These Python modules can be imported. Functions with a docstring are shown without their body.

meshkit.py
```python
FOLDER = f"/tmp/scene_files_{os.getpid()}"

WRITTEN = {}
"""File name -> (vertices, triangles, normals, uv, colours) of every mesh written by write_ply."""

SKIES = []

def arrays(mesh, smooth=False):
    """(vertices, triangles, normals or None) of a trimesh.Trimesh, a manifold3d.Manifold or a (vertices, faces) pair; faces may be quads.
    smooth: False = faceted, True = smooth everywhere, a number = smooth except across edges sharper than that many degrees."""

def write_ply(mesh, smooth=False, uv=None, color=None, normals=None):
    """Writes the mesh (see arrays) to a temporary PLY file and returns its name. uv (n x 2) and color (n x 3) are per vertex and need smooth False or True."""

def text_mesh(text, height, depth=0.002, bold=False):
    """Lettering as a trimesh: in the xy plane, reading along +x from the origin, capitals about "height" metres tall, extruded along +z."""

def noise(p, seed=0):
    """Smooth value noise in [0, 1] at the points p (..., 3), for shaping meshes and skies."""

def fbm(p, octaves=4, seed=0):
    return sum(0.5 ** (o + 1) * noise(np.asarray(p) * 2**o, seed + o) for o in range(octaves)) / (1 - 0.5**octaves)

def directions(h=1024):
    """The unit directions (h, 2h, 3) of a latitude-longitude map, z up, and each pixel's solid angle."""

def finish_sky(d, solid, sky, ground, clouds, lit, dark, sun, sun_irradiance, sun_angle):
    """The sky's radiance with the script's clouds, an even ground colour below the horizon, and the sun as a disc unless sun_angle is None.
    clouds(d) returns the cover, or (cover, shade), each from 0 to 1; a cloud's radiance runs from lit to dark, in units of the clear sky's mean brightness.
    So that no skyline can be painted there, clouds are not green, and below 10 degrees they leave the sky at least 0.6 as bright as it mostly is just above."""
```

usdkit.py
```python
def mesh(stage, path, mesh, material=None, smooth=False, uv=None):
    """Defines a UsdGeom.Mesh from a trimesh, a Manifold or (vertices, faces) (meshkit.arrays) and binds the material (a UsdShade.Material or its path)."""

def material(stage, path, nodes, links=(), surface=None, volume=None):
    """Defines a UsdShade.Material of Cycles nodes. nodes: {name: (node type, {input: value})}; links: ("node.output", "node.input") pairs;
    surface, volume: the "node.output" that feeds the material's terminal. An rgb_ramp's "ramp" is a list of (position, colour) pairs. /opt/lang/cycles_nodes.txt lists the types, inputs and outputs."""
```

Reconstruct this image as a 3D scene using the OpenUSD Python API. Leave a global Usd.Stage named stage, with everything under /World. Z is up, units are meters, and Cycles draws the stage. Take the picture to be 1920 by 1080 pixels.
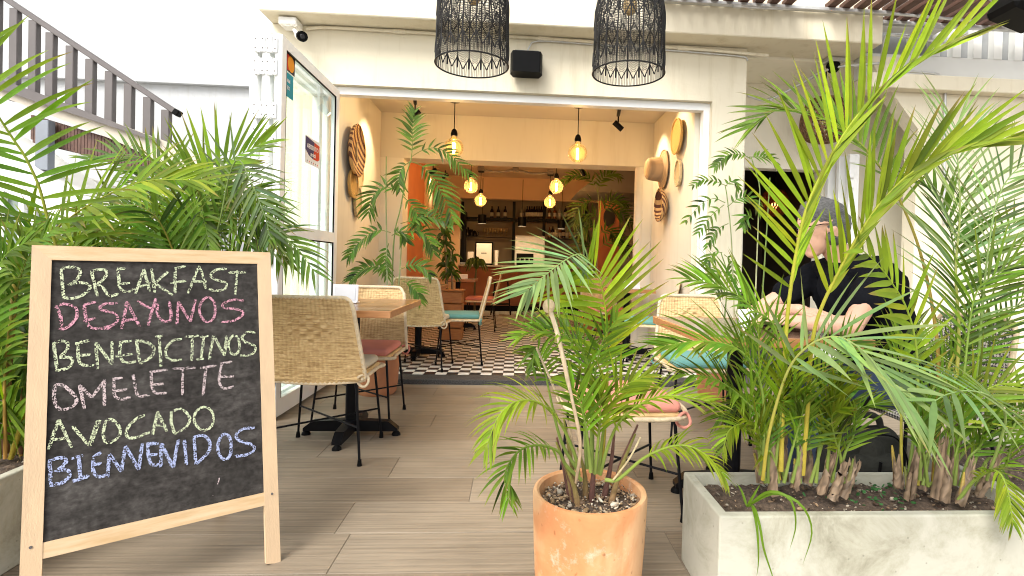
import math, random
import numpy as np, trimesh, shapely
from shapely.geometry import Polygon
import manifold3d as m3
import usdkit, meshkit
from pxr import Usd, UsdGeom, UsdLux, UsdShade, Gf, Sdf, Vt

# ------------------------------------------------------------------ camera, sky, sun, exposure
stage = Usd.Stage.CreateInMemory()
UsdGeom.SetStageUpAxis(stage, 'Z'); UsdGeom.SetStageMetersPerUnit(stage, 1.0)
UsdGeom.Xform.Define(stage, '/World'); UsdGeom.Scope.Define(stage, '/World/Looks')
EYE, FPX, CX, CY = 1.03, 1000.0, 1029.0, 509.6
TH, PH, RO = math.atan(.065), .013, .025
R0 = np.array([math.cos(TH), -math.sin(TH), 0])
FW = np.array([math.sin(TH)*math.cos(PH), math.cos(TH)*math.cos(PH), -math.sin(PH)])
U0 = np.cross(R0, FW)
RR, UU = math.cos(RO)*R0 + math.sin(RO)*U0, -math.sin(RO)*R0 + math.cos(RO)*U0
CAM = np.array([0, 0, EYE])
cam = UsdGeom.Camera.Define(stage, '/World/camera')
cam.CreateHorizontalApertureAttr(36.0); cam.CreateVerticalApertureAttr(20.25)
cam.CreateFocalLengthAttr(36.0*FPX/1920)
cam.CreateHorizontalApertureOffsetAttr(-(CX-960)*36/1920)
cam.CreateVerticalApertureOffsetAttr((CY-540)*36/1920)
cam.CreateClippingRangeAttr(Gf.Vec2f(.02, 500))
cam.AddTransformOp().Set(Gf.Matrix4d(*RR, 0, *UU, 0, *(-FW), 0, *CAM, 1))
cam.CreateExposureAttr(0.75)

SUN = np.array([-.45, -.62, .80]); SUN /= np.linalg.norm(SUN)
usdkit.material(stage, '/World/Looks/sky', {
    'sky': ('sky_texture', {'sky_type': 'single_scattering', 'sun_disc': False, 'sun_elevation': float(math.asin(SUN[2])), 'sun_rotation': float(math.atan2(SUN[0], SUN[1])), 'aerosol_density': 3.0}),
    'co': ('texture_coordinate', {}),
    'n': ('noise_texture', {'scale': 2.2, 'detail': 6.0, 'roughness': .6}),
    'r': ('rgb_ramp', {'ramp': [(.3, (.55,)*3), (.62, (1, 1, 1))]}),
    'bw': ('hsv', {'saturation': .12, 'value': 1.25}),
    'mx': ('mix', {}),
    'bg': ('background_shader', {'strength': .15})},
    [('co.generated', 'n.vector'), ('n.fac', 'r.fac'), ('sky.color', 'bw.color'), ('r.color', 'mx.fac'), ('sky.color', 'mx.color1'), ('bw.color', 'mx.color2'), ('mx.color', 'bg.color')], surface='bg.background')
dome = UsdLux.DomeLight.Define(stage, '/World/sky')
UsdShade.MaterialBindingAPI.Apply(dome.GetPrim()).Bind(UsdShade.Material.Get(stage, '/World/Looks/sky'))
sun = UsdLux.DistantLight.Define(stage, '/World/sun')
sun.CreateIntensityAttr(.40); sun.CreateAngleAttr(34.0); sun.CreateNormalizeAttr(True); sun.CreateColorAttr(Gf.Vec3f(1, .95, .87))
_x = np.cross([0, 0, 1.0], SUN); _x /= np.linalg.norm(_x); _y = np.cross(SUN, _x)
sun.AddTransformOp().Set(Gf.Matrix4d(*_x, 0, *_y, 0, *SUN, 0, 0, 0, 0, 1))

# ------------------------------------------------------------------ helpers
def ray(x, y): return FW + RR*(x-CX)/FPX - UU*(y-CY)/FPX
def atY(x, y, Y): r = ray(x, y); return CAM + r*Y/r[1]        # where a sight line meets the vertical plane at depth Y
def atZ(x, y, z): r = ray(x, y); return CAM + r*(z-EYE)/r[2]
def atX(x, y, X): r = ray(x, y); return CAM + r*X/r[0]

V = lambda *a: np.array(a, float)
def unit(v): v = np.asarray(v, float); return v/(np.linalg.norm(v, axis=-1, keepdims=True)+1e-12)
cat = trimesh.util.concatenate
def box(c, s, rz=0, rx=0, ry=0):
    m = trimesh.creation.box(s)
    R = trimesh.transformations.euler_matrix(rx, ry, rz); m.apply_transform(R); m.apply_translation(c); return m
def bx(x0, x1, y0, y1, z0, z1): return box(((x0+x1)/2, (y0+y1)/2, (z0+z1)/2), (x1-x0, y1-y0, z1-z0))
def cbox(c, s, b=.006, rz=0, rx=0, ry=0):
    """a box with chamfered edges"""
    h = np.asarray(s, float)/2; p = []
    for sx in (-1, 1):
        for sy in (-1, 1):
            for sz in (-1, 1):
                for k in range(3):
                    q = h - b; q[k] = h[k]; p.append(q*(sx, sy, sz))
    m = trimesh.convex.convex_hull(np.array(p))
    m.apply_transform(trimesh.transformations.euler_matrix(rx, ry, rz)); m.apply_translation(c); return m
def cbx(x0, x1, y0, y1, z0, z1, b=.006): return cbox(((x0+x1)/2, (y0+y1)/2, (z0+z1)/2), (x1-x0, y1-y0, z1-z0), b)
def frames(p):
    t = unit(np.gradient(p, axis=0)); a = np.cross(t[0], [0, 0, 1.0] if abs(t[0][2]) < .9 else [1.0, 0, 0]); a = unit(a); A = [a]
    for i in range(1, len(p)):
        a = a - t[i]*(a@t[i]); a = unit(a); A.append(a)
    A = np.array(A); return t, A, np.cross(t, A)
def tube(pts, r, sides=8, cap=True):
    p = np.asarray(pts, float); n = len(p); r = np.broadcast_to(r, (n,))
    t, a, b = frames(p); g = np.arange(sides)*2*np.pi/sides
    v = p[:, None] + r[:, None, None]*(np.cos(g)[None, :, None]*a[:, None] + np.sin(g)[None, :, None]*b[:, None])
    i, j = np.meshgrid(np.arange(n-1), np.arange(sides), indexing='ij'); k = (j+1) % sides
    f = np.vstack([np.stack([i*sides+j, (i+1)*sides+j, (i+1)*sides+k], -1).reshape(-1, 3), np.stack([i*sides+j, (i+1)*sides+k, i*sides+k], -1).reshape(-1, 3)])[:, ::-1]
    v = v.reshape(-1, 3)
    if cap:
        v = np.vstack([v, p[0], p[-1]]); c0, c1 = n*sides, n*sides+1
        jj = np.arange(sides); kk = (jj+1) % sides
        f = np.vstack([f, np.stack([np.full(sides, c0), kk, jj], 1), np.stack([np.full(sides, c1), (n-1)*sides+jj, (n-1)*sides+kk], 1)])
    m = trimesh.Trimesh(v, f, process=False); return m
def rod(a, b, r, sides=8): return tube([a, b], r, sides)
def spline(pts, n=24):
    """Catmull-Rom through the points, evenly resampled"""
    p = np.asarray(pts, float)
    if len(p) == 2: return p[0] + (p[1]-p[0])*np.linspace(0, 1, n)[:, None]
    q = np.vstack([2*p[0]-p[1], p, 2*p[-1]-p[-2]]); out = []
    for i in range(1, len(q)-2):
        t = np.linspace(0, 1, 12, endpoint=False)[:, None]
        out.append(.5*((2*q[i]) + (-q[i-1]+q[i+1])*t + (2*q[i-1]-5*q[i]+4*q[i+1]-q[i+2])*t**2 + (-q[i-1]+3*q[i]-3*q[i+1]+q[i+2])*t**3))
    o = np.vstack(out+[p[-1:]]); d = np.r_[0, np.cumsum(np.linalg.norm(np.diff(o, axis=0), axis=1))]; s = np.linspace(0, d[-1], n)
    return np.stack([np.interp(s, d, o[:, k]) for k in range(3)], 1)
def lathe(profile, sides=40, c=(0, 0, 0)):
    m = trimesh.creation.revolve(np.asarray(profile, float), sections=sides); m.apply_translation(c); return m
def prism(poly, h, T=None):
    m = trimesh.creation.extrude_polygon(poly if isinstance(poly, Polygon) else Polygon(poly), h)
    if T is not None: m.apply_transform(T)
    return m
def frame_T(o, x, y, z):
    T = np.eye(4); T[:3, 0], T[:3, 1], T[:3, 2], T[:3, 3] = x, y, z, o; return T
XZ = lambda Y: frame_T((0, Y, 0), (1, 0, 0), (0, 0, 1), (0, -1, 0))      # polygon drawn in x-z, extruded towards -y
def hull_chain(bones, edge=.012, it=8):
    """one continuous surface from bones [(a, ra, b, rb)]: hulls of spheres, united and smoothed"""
    ms = []
    for a, ra, b, rb in bones:
        s1 = m3.Manifold.sphere(ra, 20).translate(tuple(map(float, a))); s2 = m3.Manifold.sphere(rb, 20).translate(tuple(map(float, b)))
        ms.append(m3.Manifold.batch_hull([s1, s2]))
    u = m3.Manifold.batch_boolean(ms, m3.OpType.Add).refine_to_length(edge)
    mm = u.to_mesh(); t = trimesh.Trimesh(mm.vert_properties[:, :3], mm.tri_verts, process=True)
    trimesh.smoothing.filter_taubin(t, iterations=it); return t
def blob(c, s, n=3):
    m = trimesh.creation.icosphere(n); m.apply_scale(s); m.apply_translation(c); return m

# naming
_used = {}
def numbered(parent, name):
    k = parent+'/'+name; n = _used.get(k, 0); _used[k] = n+1
    return k if n == 0 else f'{k}_{n:03d}'
def data(prim, label=None, cat=None, group=None, kind=None):
    for k, v in (('label', label), ('category', cat), ('group', group), ('kind', kind)):
        if v: prim.SetCustomDataByKey(k, v)
def thing(name, label, cat, loc=(0, 0, 0), rz=0, group=None, kind=None):
    x = UsdGeom.Xform.Define(stage, numbered('/World', name)); x.AddTranslateOp().Set(Gf.Vec3d(*map(float, loc)))
    if rz: x.AddRotateZOp().Set(float(math.degrees(rz)))
    data(x.GetPrim(), label, cat, group, kind); return str(x.GetPath())
_MAT = {}
def obj(name, mesh, mat, parent='/World', label=None, cat=None, group=None, kind=None, smooth=35, tint=None):
    p = numbered(parent, name)
    if tint is not None:
        g = usdkit.mesh(stage, p, mesh, mat, smooth=True)
        UsdGeom.PrimvarsAPI(g).CreatePrimvar('tint', Sdf.ValueTypeNames.Color3fArray, 'vertex').Set(Vt.Vec3fArray.FromNumpy(np.asarray(tint, np.float32)))
    else:
        g = usdkit.mesh(stage, p, mesh, mat, smooth=smooth)
    data(g.GetPrim(), label, cat, group, kind); return p
def dup(src, label, loc=None, rz=0, group=None, scale=None):
    s = stage.GetPrimAtPath(src); cd = s.GetCustomData()
    base = src.rsplit('/', 1)[1]
    if base[-3:].isdigit() and base[-4] == '_': base = base[:-4]
    x = UsdGeom.Xform.Define(stage, numbered('/World', base)); pr = x.GetPrim()
    pr.GetReferences().AddInternalReference(src); pr.SetInstanceable(True)
    x.ClearXformOpOrder()
    x.AddTranslateOp(opSuffix='at').Set(Gf.Vec3d(*map(float, loc)))
    if rz: x.AddRotateZOp(opSuffix='turn').Set(float(math.degrees(rz)))
    if scale is not None: x.AddScaleOp(opSuffix='size').Set(Gf.Vec3f(*map(float, scale)))
    data(pr, label, cd.get('category'), group or cd.get('group')); return str(x.GetPath())

# ------------------------------------------------------------------ materials
LK = '/World/Looks/'
def M(name, col, rough=.6, var=.12, scale=6.0, bump=0.0, bscale=60.0, metallic=0.0, spec=.5, col2=None, stretch=None, coat=0.0, obj_space=False, rnd=0.0, bdist=.01):
    """principled with noise variation of the colour and a fine bump"""
    c = np.array(col, float); lo, hi = (c*(1-var), np.minimum(c*(1+var), .95)) if col2 is None else (np.array(col2, float), c)
    N = {'co': ('texture_coordinate', {}), 'ge': ('geometry', {}), 'mp': ('mapping', {'scale': stretch or (1, 1, 1)}),
         'n': ('noise_texture', {'scale': scale, 'detail': 5.0, 'roughness': .62}), 'r': ('rgb_ramp', {'ramp': [(.3, lo), (.7, hi)]}),
         'p': ('principled_bsdf', {'roughness': rough, 'metallic': metallic, 'specular_ior_level': spec, 'coat_weight': coat})}
    L = [('co.object' if obj_space else 'ge.position', 'mp.vector'), ('mp.vector', 'n.vector'), ('n.fac', 'r.fac')]
    src = 'r.color'
    if rnd:
        N['oi'] = ('object_info', {}); N['mr'] = ('map_range', {'to_min': 1-rnd, 'to_max': 1+rnd}); N['hv'] = ('hsv', {})
        L += [('oi.random', 'mr.value'), ('mr.result', 'hv.value'), ('r.color', 'hv.color')]; src = 'hv.color'
    L.append((src, 'p.base_color'))
    if bump:
        N['bn'] = ('noise_texture', {'scale': bscale, 'detail': 4.0, 'roughness': .6}); N['b'] = ('bump', {'strength': bump, 'distance': bdist})
        L += [('mp.vector', 'bn.vector'), ('bn.fac', 'b.height'), ('b.normal', 'p.normal')]
    return usdkit.material(stage, LK+name, N, L, surface='p.BSDF')
def emit(name, col, s): return usdkit.material(stage, LK+name, {'e': ('emission', {'color': col, 'strength': s})}, [], surface='e.emission')
def pane(name, tint=(1, 1, 1), ior=1.5, rough=0.0):
    return usdkit.material(stage, LK+name, {'t': ('transparent_bsdf', {'color': tint}), 'g': ('glossy_bsdf', {'color': (1, 1, 1), 'roughness': rough}), 'f': ('fresnel', {'IOR': ior}), 'm': ('mix_closure', {})},
        [('f.fac', 'm.fac'), ('t.BSDF', 'm.closure1'), ('g.BSDF', 'm.closure2')], surface='m.closure')
def leaf_mat(name, trans=.35, rough=.5):
    return usdkit.material(stage, LK+name, {
        'a': ('attribute', {'attribute': 'tint'}), 'ge': ('geometry', {}), 'n': ('noise_texture', {'scale': 30.0, 'detail': 3.0}), 'mr': ('map_range', {'to_min': .75, 'to_max': 1.25}),
        'h': ('hsv', {}), 'h2': ('hsv', {'hue': .5, 'saturation': 1.08, 'value': 1.35}), 'p': ('principled_bsdf', {'roughness': rough, 'specular_ior_level': .22}), 't': ('translucent_bsdf', {}), 'm': ('mix_closure', {'fac': trans})},
        [('ge.position', 'n.vector'), ('n.fac', 'mr.value'), ('mr.result', 'h.value'), ('a.color', 'h.color'), ('h.color', 'p.base_color'), ('h.color', 'h2.color'), ('h2.color', 't.color'), ('p.BSDF', 'm.closure1'), ('t.BSDF', 'm.closure2')], surface='m.closure')

def plaster(name, col, bump=.25, bscale=26, bdist=.008, dirt=.10):
    """painted plaster: soft patches, faint drip marks, trowel relief"""
    c = np.array(col, float)
    return usdkit.material(stage, LK+name, {'ge': ('geometry', {}), 'm1': ('mapping', {'scale': (3.5, 3.5, .35)}), 'n1': ('noise_texture', {'scale': 2.6, 'detail': 6.0, 'roughness': .7}), 'n2': ('noise_texture', {'scale': 1.4, 'detail': 5.0, 'roughness': .6}), 'n3': ('noise_texture', {'scale': 9.0, 'detail': 8.0, 'roughness': .7}), 'bn': ('noise_texture', {'scale': bscale, 'detail': 5.0, 'roughness': .6}),
        'r1': ('rgb_ramp', {'ramp': [(.52, (1, 1, 1)), (.70, (1-dirt*1.2, 1-dirt*1.4, 1-dirt*1.9))]}), 'r2': ('rgb_ramp', {'ramp': [(.3, c*(1-dirt*.5)), (.7, c)]}), 'r3': ('rgb_ramp', {'ramp': [(.24, (1-dirt*1.6,)*3), (.36, (1, 1, 1))]}), 'a': ('mix', {'mix_type': 'multiply', 'fac': 1.0}), 'b': ('mix', {'mix_type': 'multiply', 'fac': 1.0}), 'bp': ('bump', {'strength': bump, 'distance': bdist}), 'p': ('principled_bsdf', {'roughness': .85, 'specular_ior_level': .3})},
        [('ge.position', 'm1.vector'), ('m1.vector', 'n1.vector'), ('ge.position', 'n2.vector'), ('ge.position', 'n3.vector'), ('ge.position', 'bn.vector'), ('n1.fac', 'r1.fac'), ('n2.fac', 'r2.fac'), ('n3.fac', 'r3.fac'), ('r1.color', 'a.color1'), ('r2.color', 'a.color2'), ('a.color', 'b.color1'), ('r3.color', 'b.color2'), ('b.color', 'p.base_color'), ('bn.fac', 'bp.height'), ('bp.normal', 'p.normal')], surface='p.BSDF')
cream = plaster('cream_plaster', (.74, .675, .52))
pale_cream = plaster('pale_cream_plaster', (.90, .85, .71), dirt=.06)
cream_in = plaster('interior_plaster', (.71, .65, .53), .15, 30, dirt=.06)
white_wall = plaster('white_stucco', (.53, .54, .545), .4, 24, .016, dirt=.07)
white_metal = M('white_aluminium', (.86, .87, .86), .5, .03, 5, spec=.3)
balcony_white = M('balcony_white', (.66, .66, .63), .6, .04, 3)
white_paint = M('white_paint', (.80, .79, .74), .5, .04, 3)
grey_steel = M('grey_steel', (.105, .09, .085), .5, .1, 6)
galv = M('galvanised_pipe', (.55, .55, .53), .38, .12, 12, metallic=.6)
black_metal = M('black_metal', (.005, .005, .006), .4, .2, 20, .1, 80, spec=.12)
black_plastic = M('black_plastic', (.005, .005, .005), .45, .2, 15, .1, 150, spec=.06)
terrazzo = M('dark_terrazzo', (.085, .08, .073), .6, spec=.2, scale=90, col2=(.022, .021, .023))
orange_wall = M('terracotta_plaster', (.50, .17, .065), .75, scale=2.2, col2=(.40, .12, .045), bump=.2, bscale=20)
brown_wood = M('brown_slats', (.13, .062, .04), .6, scale=5, col2=(.07, .034, .024), stretch=(6, 1, 6), bump=.2)
dark_in = M('dark_interior', (.02, .017, .015), .7)
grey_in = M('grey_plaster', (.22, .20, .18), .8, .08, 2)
pine = M('pine_frame', (.60, .43, .26), .5, scale=3.2, col2=(.50, .36, .225), stretch=(7, 7, 1.0), bump=.15, bscale=30, obj_space=True)
pane_m = pane('window_glass', (.90, .95, .92))
amber = usdkit.material(stage, LK+'amber_glass', {'t': ('transparent_bsdf', {'color': (1.0, .78, .42)}), 'g': ('glossy_bsdf', {'color': (1, 1, 1), 'roughness': .02}), 'f': ('fresnel', {'IOR': 1.35}), 'm': ('mix_closure', {}), 'd': ('translucent_bsdf', {'color': (.95, .62, .25)}), 'm2': ('mix_closure', {'fac': .04})},
    [('t.BSDF', 'm2.closure1'), ('d.BSDF', 'm2.closure2'), ('f.fac', 'm.fac'), ('m2.closure', 'm.closure1'), ('g.BSDF', 'm.closure2')], surface='m.closure')
filament = emit('glowing_filament', (1.0, .72, .43), 190.0)
filament_in = emit('glowing_filament_deep', (1.0, .68, .36), 420.0)
# ------------------------------------------------------------------ the setting: ground, deck, checker floor
obj('ground', bx(-30, 30, -25, 40, -.30, -.06), M('pavement', (.33, .31, .28), .8, .15, 1.5), label='grey pavement under and around the patio', kind='structure')
def plank_mat(name, c, off):
    return usdkit.material(stage, LK+name, {
        'ge': ('geometry', {}), 'mp': ('mapping', {'scale': (1.1, 30, 1), 'location': (off, off*3, 0)}), 'mp2': ('mapping', {'scale': (.45, 80, 1), 'location': (off*2, 0, 0)}),
        'n': ('noise_texture', {'scale': 2.2, 'detail': 6.0, 'roughness': .65}), 'n2': ('noise_texture', {'scale': 1.0, 'detail': 3.0, 'roughness': .7}), 'n3': ('noise_texture', {'scale': 3.0, 'detail': 4.0}),
        'r': ('rgb_ramp', {'ramp': [(.25, V(*c)*.66), (.5, V(*c)), (.78, V(*c)*1.28)]}), 'r3': ('rgb_ramp', {'ramp': [(.3, (.82,)*3), (.7, (1.06,)*3)]}), 'mx': ('mix', {'mix_type': 'multiply', 'fac': 1.0}), 'r4': ('rgb_ramp', {'ramp': [(.34, (.66, .64, .61)), (.45, (.95,)*3), (.60, (1.03,)*3), (.70, (1.16, 1.15, 1.12))]}), 'mx4': ('mix', {'mix_type': 'multiply', 'fac': .85}),
        'ad': ('math', {'math_type': 'multiply_add', 'value2': .55}), 'p': ('principled_bsdf', {'roughness': .5, 'specular_ior_level': .35}), 'b': ('bump', {'strength': .55, 'distance': .006})},
        [('ge.position', 'mp.vector'), ('ge.position', 'mp2.vector'), ('ge.position', 'n3.vector'), ('mp.vector', 'n.vector'), ('mp2.vector', 'n2.vector'), ('n2.fac', 'ad.value1'), ('n.fac', 'ad.value3'),
         ('n.fac', 'r.fac'), ('n3.fac', 'r3.fac'), ('r.color', 'mx.color1'), ('r3.color', 'mx.color2'), ('n2.fac', 'r4.fac'), ('mx.color', 'mx4.color1'), ('r4.color', 'mx4.color2'), ('mx4.color', 'p.base_color'), ('ad.value', 'b.height'), ('b.normal', 'p.normal')], surface='p.BSDF')
planks = [plank_mat('deck_plank_a', (.25, .20, .143), .3), plank_mat('deck_plank_b', (.228, .18, .127), 3.1), plank_mat('deck_plank_c', (.27, .22, .16), 7.7)]
deck = thing('deck', 'grey brown wood look plank deck of the patio', None, kind='structure')
obj('bedding', bx(-5.0, 5.0, .2, 4.53, -.06, -.003), M('grout', (.19, .155, .11), .9), deck, smooth=False)
rng = random.Random(5)
JO = {0: 4.4}
rows = []                                            # (near edge, joint x) from the photograph, nearest first
y = 1.776 - 6*.2635
joints = {6: -.59, 8: -.17, 9: -.575, 11: .4, 12: -.50, 13: .25, 14: -.16, 15: -.60, 5: .12, 7: .55, 10: -1.0}
k = 0
while y < 4.5:
    y1 = min(y+.2635, 4.528); j = joints.get(k, rng.uniform(-.6, .6)); x = j - 1.2*5
    while x < 5:
        x0, x1 = max(x, -5), min(x+1.2, 5)
        if x1 > x0+.02:
            # only planks that the photograph can see; a hair of height between neighbours
            h = rng.uniform(-.0010, .0010)
            obj('plank', cbx(x0+.0013, x1-.0013, y+.0012, y1-.0012, -.014, h, .0016), planks[rng.randrange(3)], deck, smooth=False)
        x += 1.2
    y += .2635; k += 1
obj('threshold', cbx(-1.56, 1.70, 4.532, 4.745, -.05, .04, .006), terrazzo, label='dark speckled terrazzo threshold step of the cafe', kind='structure', smooth=False)

tile_pale = M('tile_cream', (.64, .61, .55), .35, .10, 9, spec=.25, rnd=.08)
tile_dark = M('tile_black', (.010, .009, .010), .35, .25, 9, spec=.2, rnd=.15)
tile_mix = usdkit.material(stage, LK+'tile_checker', {'ge': ('geometry', {}), 'mp': ('mapping', {'location': (-.0226, -4.747, .05), 'scale': (1, 1, 0)}), 'c': ('checker_texture', {'color1': (.62, .58, .50), 'color2': (.022, .02, .022), 'scale': 10.0}), 'p': ('principled_bsdf', {'roughness': .22})},
    [('ge.position', 'mp.vector'), ('mp.vector', 'c.vector'), ('c.color', 'p.base_color')], surface='p.BSDF')
fl = thing('checker_floor', 'black and cream checkered tile floor inside the cafe', None, kind='structure')
obj('bedding', bx(-2.6, 2.6, 4.747, 13.6, -.05, .030), M('floor_grout', (.10, .09, .08), .9), fl, smooth=False)
tiles, far = [], []
X00, Y00, T = .0226, 4.747, .1
for j in range(66):
    for i in range(-16, 17):
        x, yy = X00+i*T, Y00+j*T
        if x < -1.6 or x+T > 1.66: continue
        far.append((j + abs(i)*.05, i, j, x, yy))
far.sort(); near, far = far[:290], far[290:]
def tile_mesh(x, y): return cbx(x+.0012, x+T-.0012, y+.0012, y+T-.0012, .028, .040, .0012)
for _, i, j, x, yy in near:
    # white tile in the front row starts at X00 - T
    obj('tile', tile_mesh(x, yy), tile_pale if (i+j) % 2 == 1 else tile_dark, fl, smooth=False)
v, f = [], []
b = cbx(.0012, T-.0012, .0012, T-.0012, .028, .040, .0012)
pal = [[], []]
for _, i, j, x, yy in far: pal[(i+j) % 2].append((x, yy))
def many(mesh, at):
    vv = np.asarray(mesh.vertices); ff = np.asarray(mesh.faces); at = np.array([(a, c, 0) for a, c in at])
    return trimesh.Trimesh((vv[None]+at[:, None]).reshape(-1, 3), (ff[None]+np.arange(len(at))[:, None, None]*len(vv)).reshape(-1, 3), process=False)
obj('tile', many(b, pal[1]), tile_pale, fl, kind='stuff', smooth=False)
obj('tile', many(b, pal[0]), tile_dark, fl, kind='stuff', smooth=False)

# ------------------------------------------------------------------ the cafe building
caf = thing('cafe_building', 'cream plastered cafe building with a wide open front and a checkered floor inside', 'building')
P = lambda n, m, mt, **k: obj(n, m, mt, caf, smooth=False, **k)
YF = 4.60
# front wall with the opening: polygon in x-z, 0.14 thick (from YF back)
def wall_xz(name, outer, holes, y0, y1, mt, **k):
    p = Polygon(outer, holes); m = prism(p, y1-y0, frame_T((0, y1, 0), (1, 0, 0), (0, 0, 1), (0, -1, 0))); return P(name, m, mt, **k)
wall_xz('front_wall', [(-2.08, -.02), (-1.60, -.02), (-1.60, 2.50), (1.70, 2.50), (1.70, -.02), (2.0, -.02), (2.0, 2.975), (-2.08, 2.975)], None, YF, YF+.16, cream)
P('fascia_beam', cbx(-2.06, 3.08, 4.37, 4.76, 2.98, 3.62, .008), cream)
P('upper_wall', bx(-2.06, 6.5, 4.78, 4.95, 3.0, 6.5), cream)
# white frame of the opening
P('door_frame', bx(-1.60, 1.70, 4.655, 4.74, 2.435, 2.498), white_metal)
P('door_frame', bx(1.645, 1.698, 4.655, 4.74, .04, 2.435), white_metal)
P('door_frame', bx(-1.598, -1.55, 4.655, 4.74, .04, 2.435), white_metal)
# room one
P('side_wall', bx(-1.75, -1.55, 4.762, 6.2, 0, 2.72), cream_in)
P('side_wall', bx(1.60, 1.80, 4.762, 6.2, 0, 2.72), cream_in)
P('ceiling', bx(-1.75, 1.80, 4.762, 6.5, 2.721, 2.97), M('ceiling_paint', (.56, .50, .41), .85, .04, 2))
P('lintel', bx(-1.549, 1.599, 6.2, 6.5, 2.21, 2.720), cream_in)
P('pillar', bx(-1.80, -1.29, 6.202, 6.498, 0, 2.209), M('pillar_paint', (.76, .70, .58), .7, .05, 2))
P('pillar', cat([bx(1.49, 1.85, 6.22, 6.498, 0, 2.209), trimesh.creation.cylinder(.062, 2.209, transform=trimesh.transformations.translation_matrix((1.468, 6.28, 1.1045)), sections=24)]), LK+'pillar_paint')
# room two
P('side_wall', bx(-1.75, -1.55, 6.501, 9.2, 0, 2.95), orange_wall, label='terracotta painted wall')
P('side_wall', bx(-1.75, -1.52, 9.2, 11.3, 0, 2.95), M('peach_plaster', (.62, .42, .26), .8, .05, 2))
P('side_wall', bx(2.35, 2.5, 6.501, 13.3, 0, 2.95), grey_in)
P('ceiling', bx(-1.75, 2.5, 6.501, 13.3, 2.85, 2.99), M('ceiling_two', (.60, .46, .32), .85, .04, 2))
P('back_wall', bx(-1.52, 1.95, 11.30, 11.48, 2.39, 2.849), LK+'peach_plaster')
P('back_wall', bx(-1.75, -1.16, 11.301, 11.48, 0, 2.389), LK+'peach_plaster')
P('back_wall', bx(-1.75, 2.5, 13.1, 13.3, 0, 2.849), M('bar_wall', (.52, .42, .30), .8, .05, 2))
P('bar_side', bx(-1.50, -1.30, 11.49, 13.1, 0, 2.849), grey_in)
P('side_wall', bx(1.60, 1.70, 6.50, 6.62, 0, 2.2), grey_in)
# underside of the stair that cuts the right corner of room two
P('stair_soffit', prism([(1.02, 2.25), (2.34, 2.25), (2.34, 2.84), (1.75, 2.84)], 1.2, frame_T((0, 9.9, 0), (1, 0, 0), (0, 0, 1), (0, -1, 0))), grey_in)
# bar
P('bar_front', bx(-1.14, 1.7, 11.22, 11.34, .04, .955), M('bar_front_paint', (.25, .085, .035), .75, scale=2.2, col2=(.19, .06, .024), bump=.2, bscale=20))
P('bar_plinth', bx(-1.14, 1.7, 11.17, 11.219, .04, .15), black_plastic)
P('bar_top', cbx(-1.16, 1.72, 11.14, 11.62, .956, .995, .005), M('bar_top_stone', (.30, .25, .19), .35))
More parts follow.
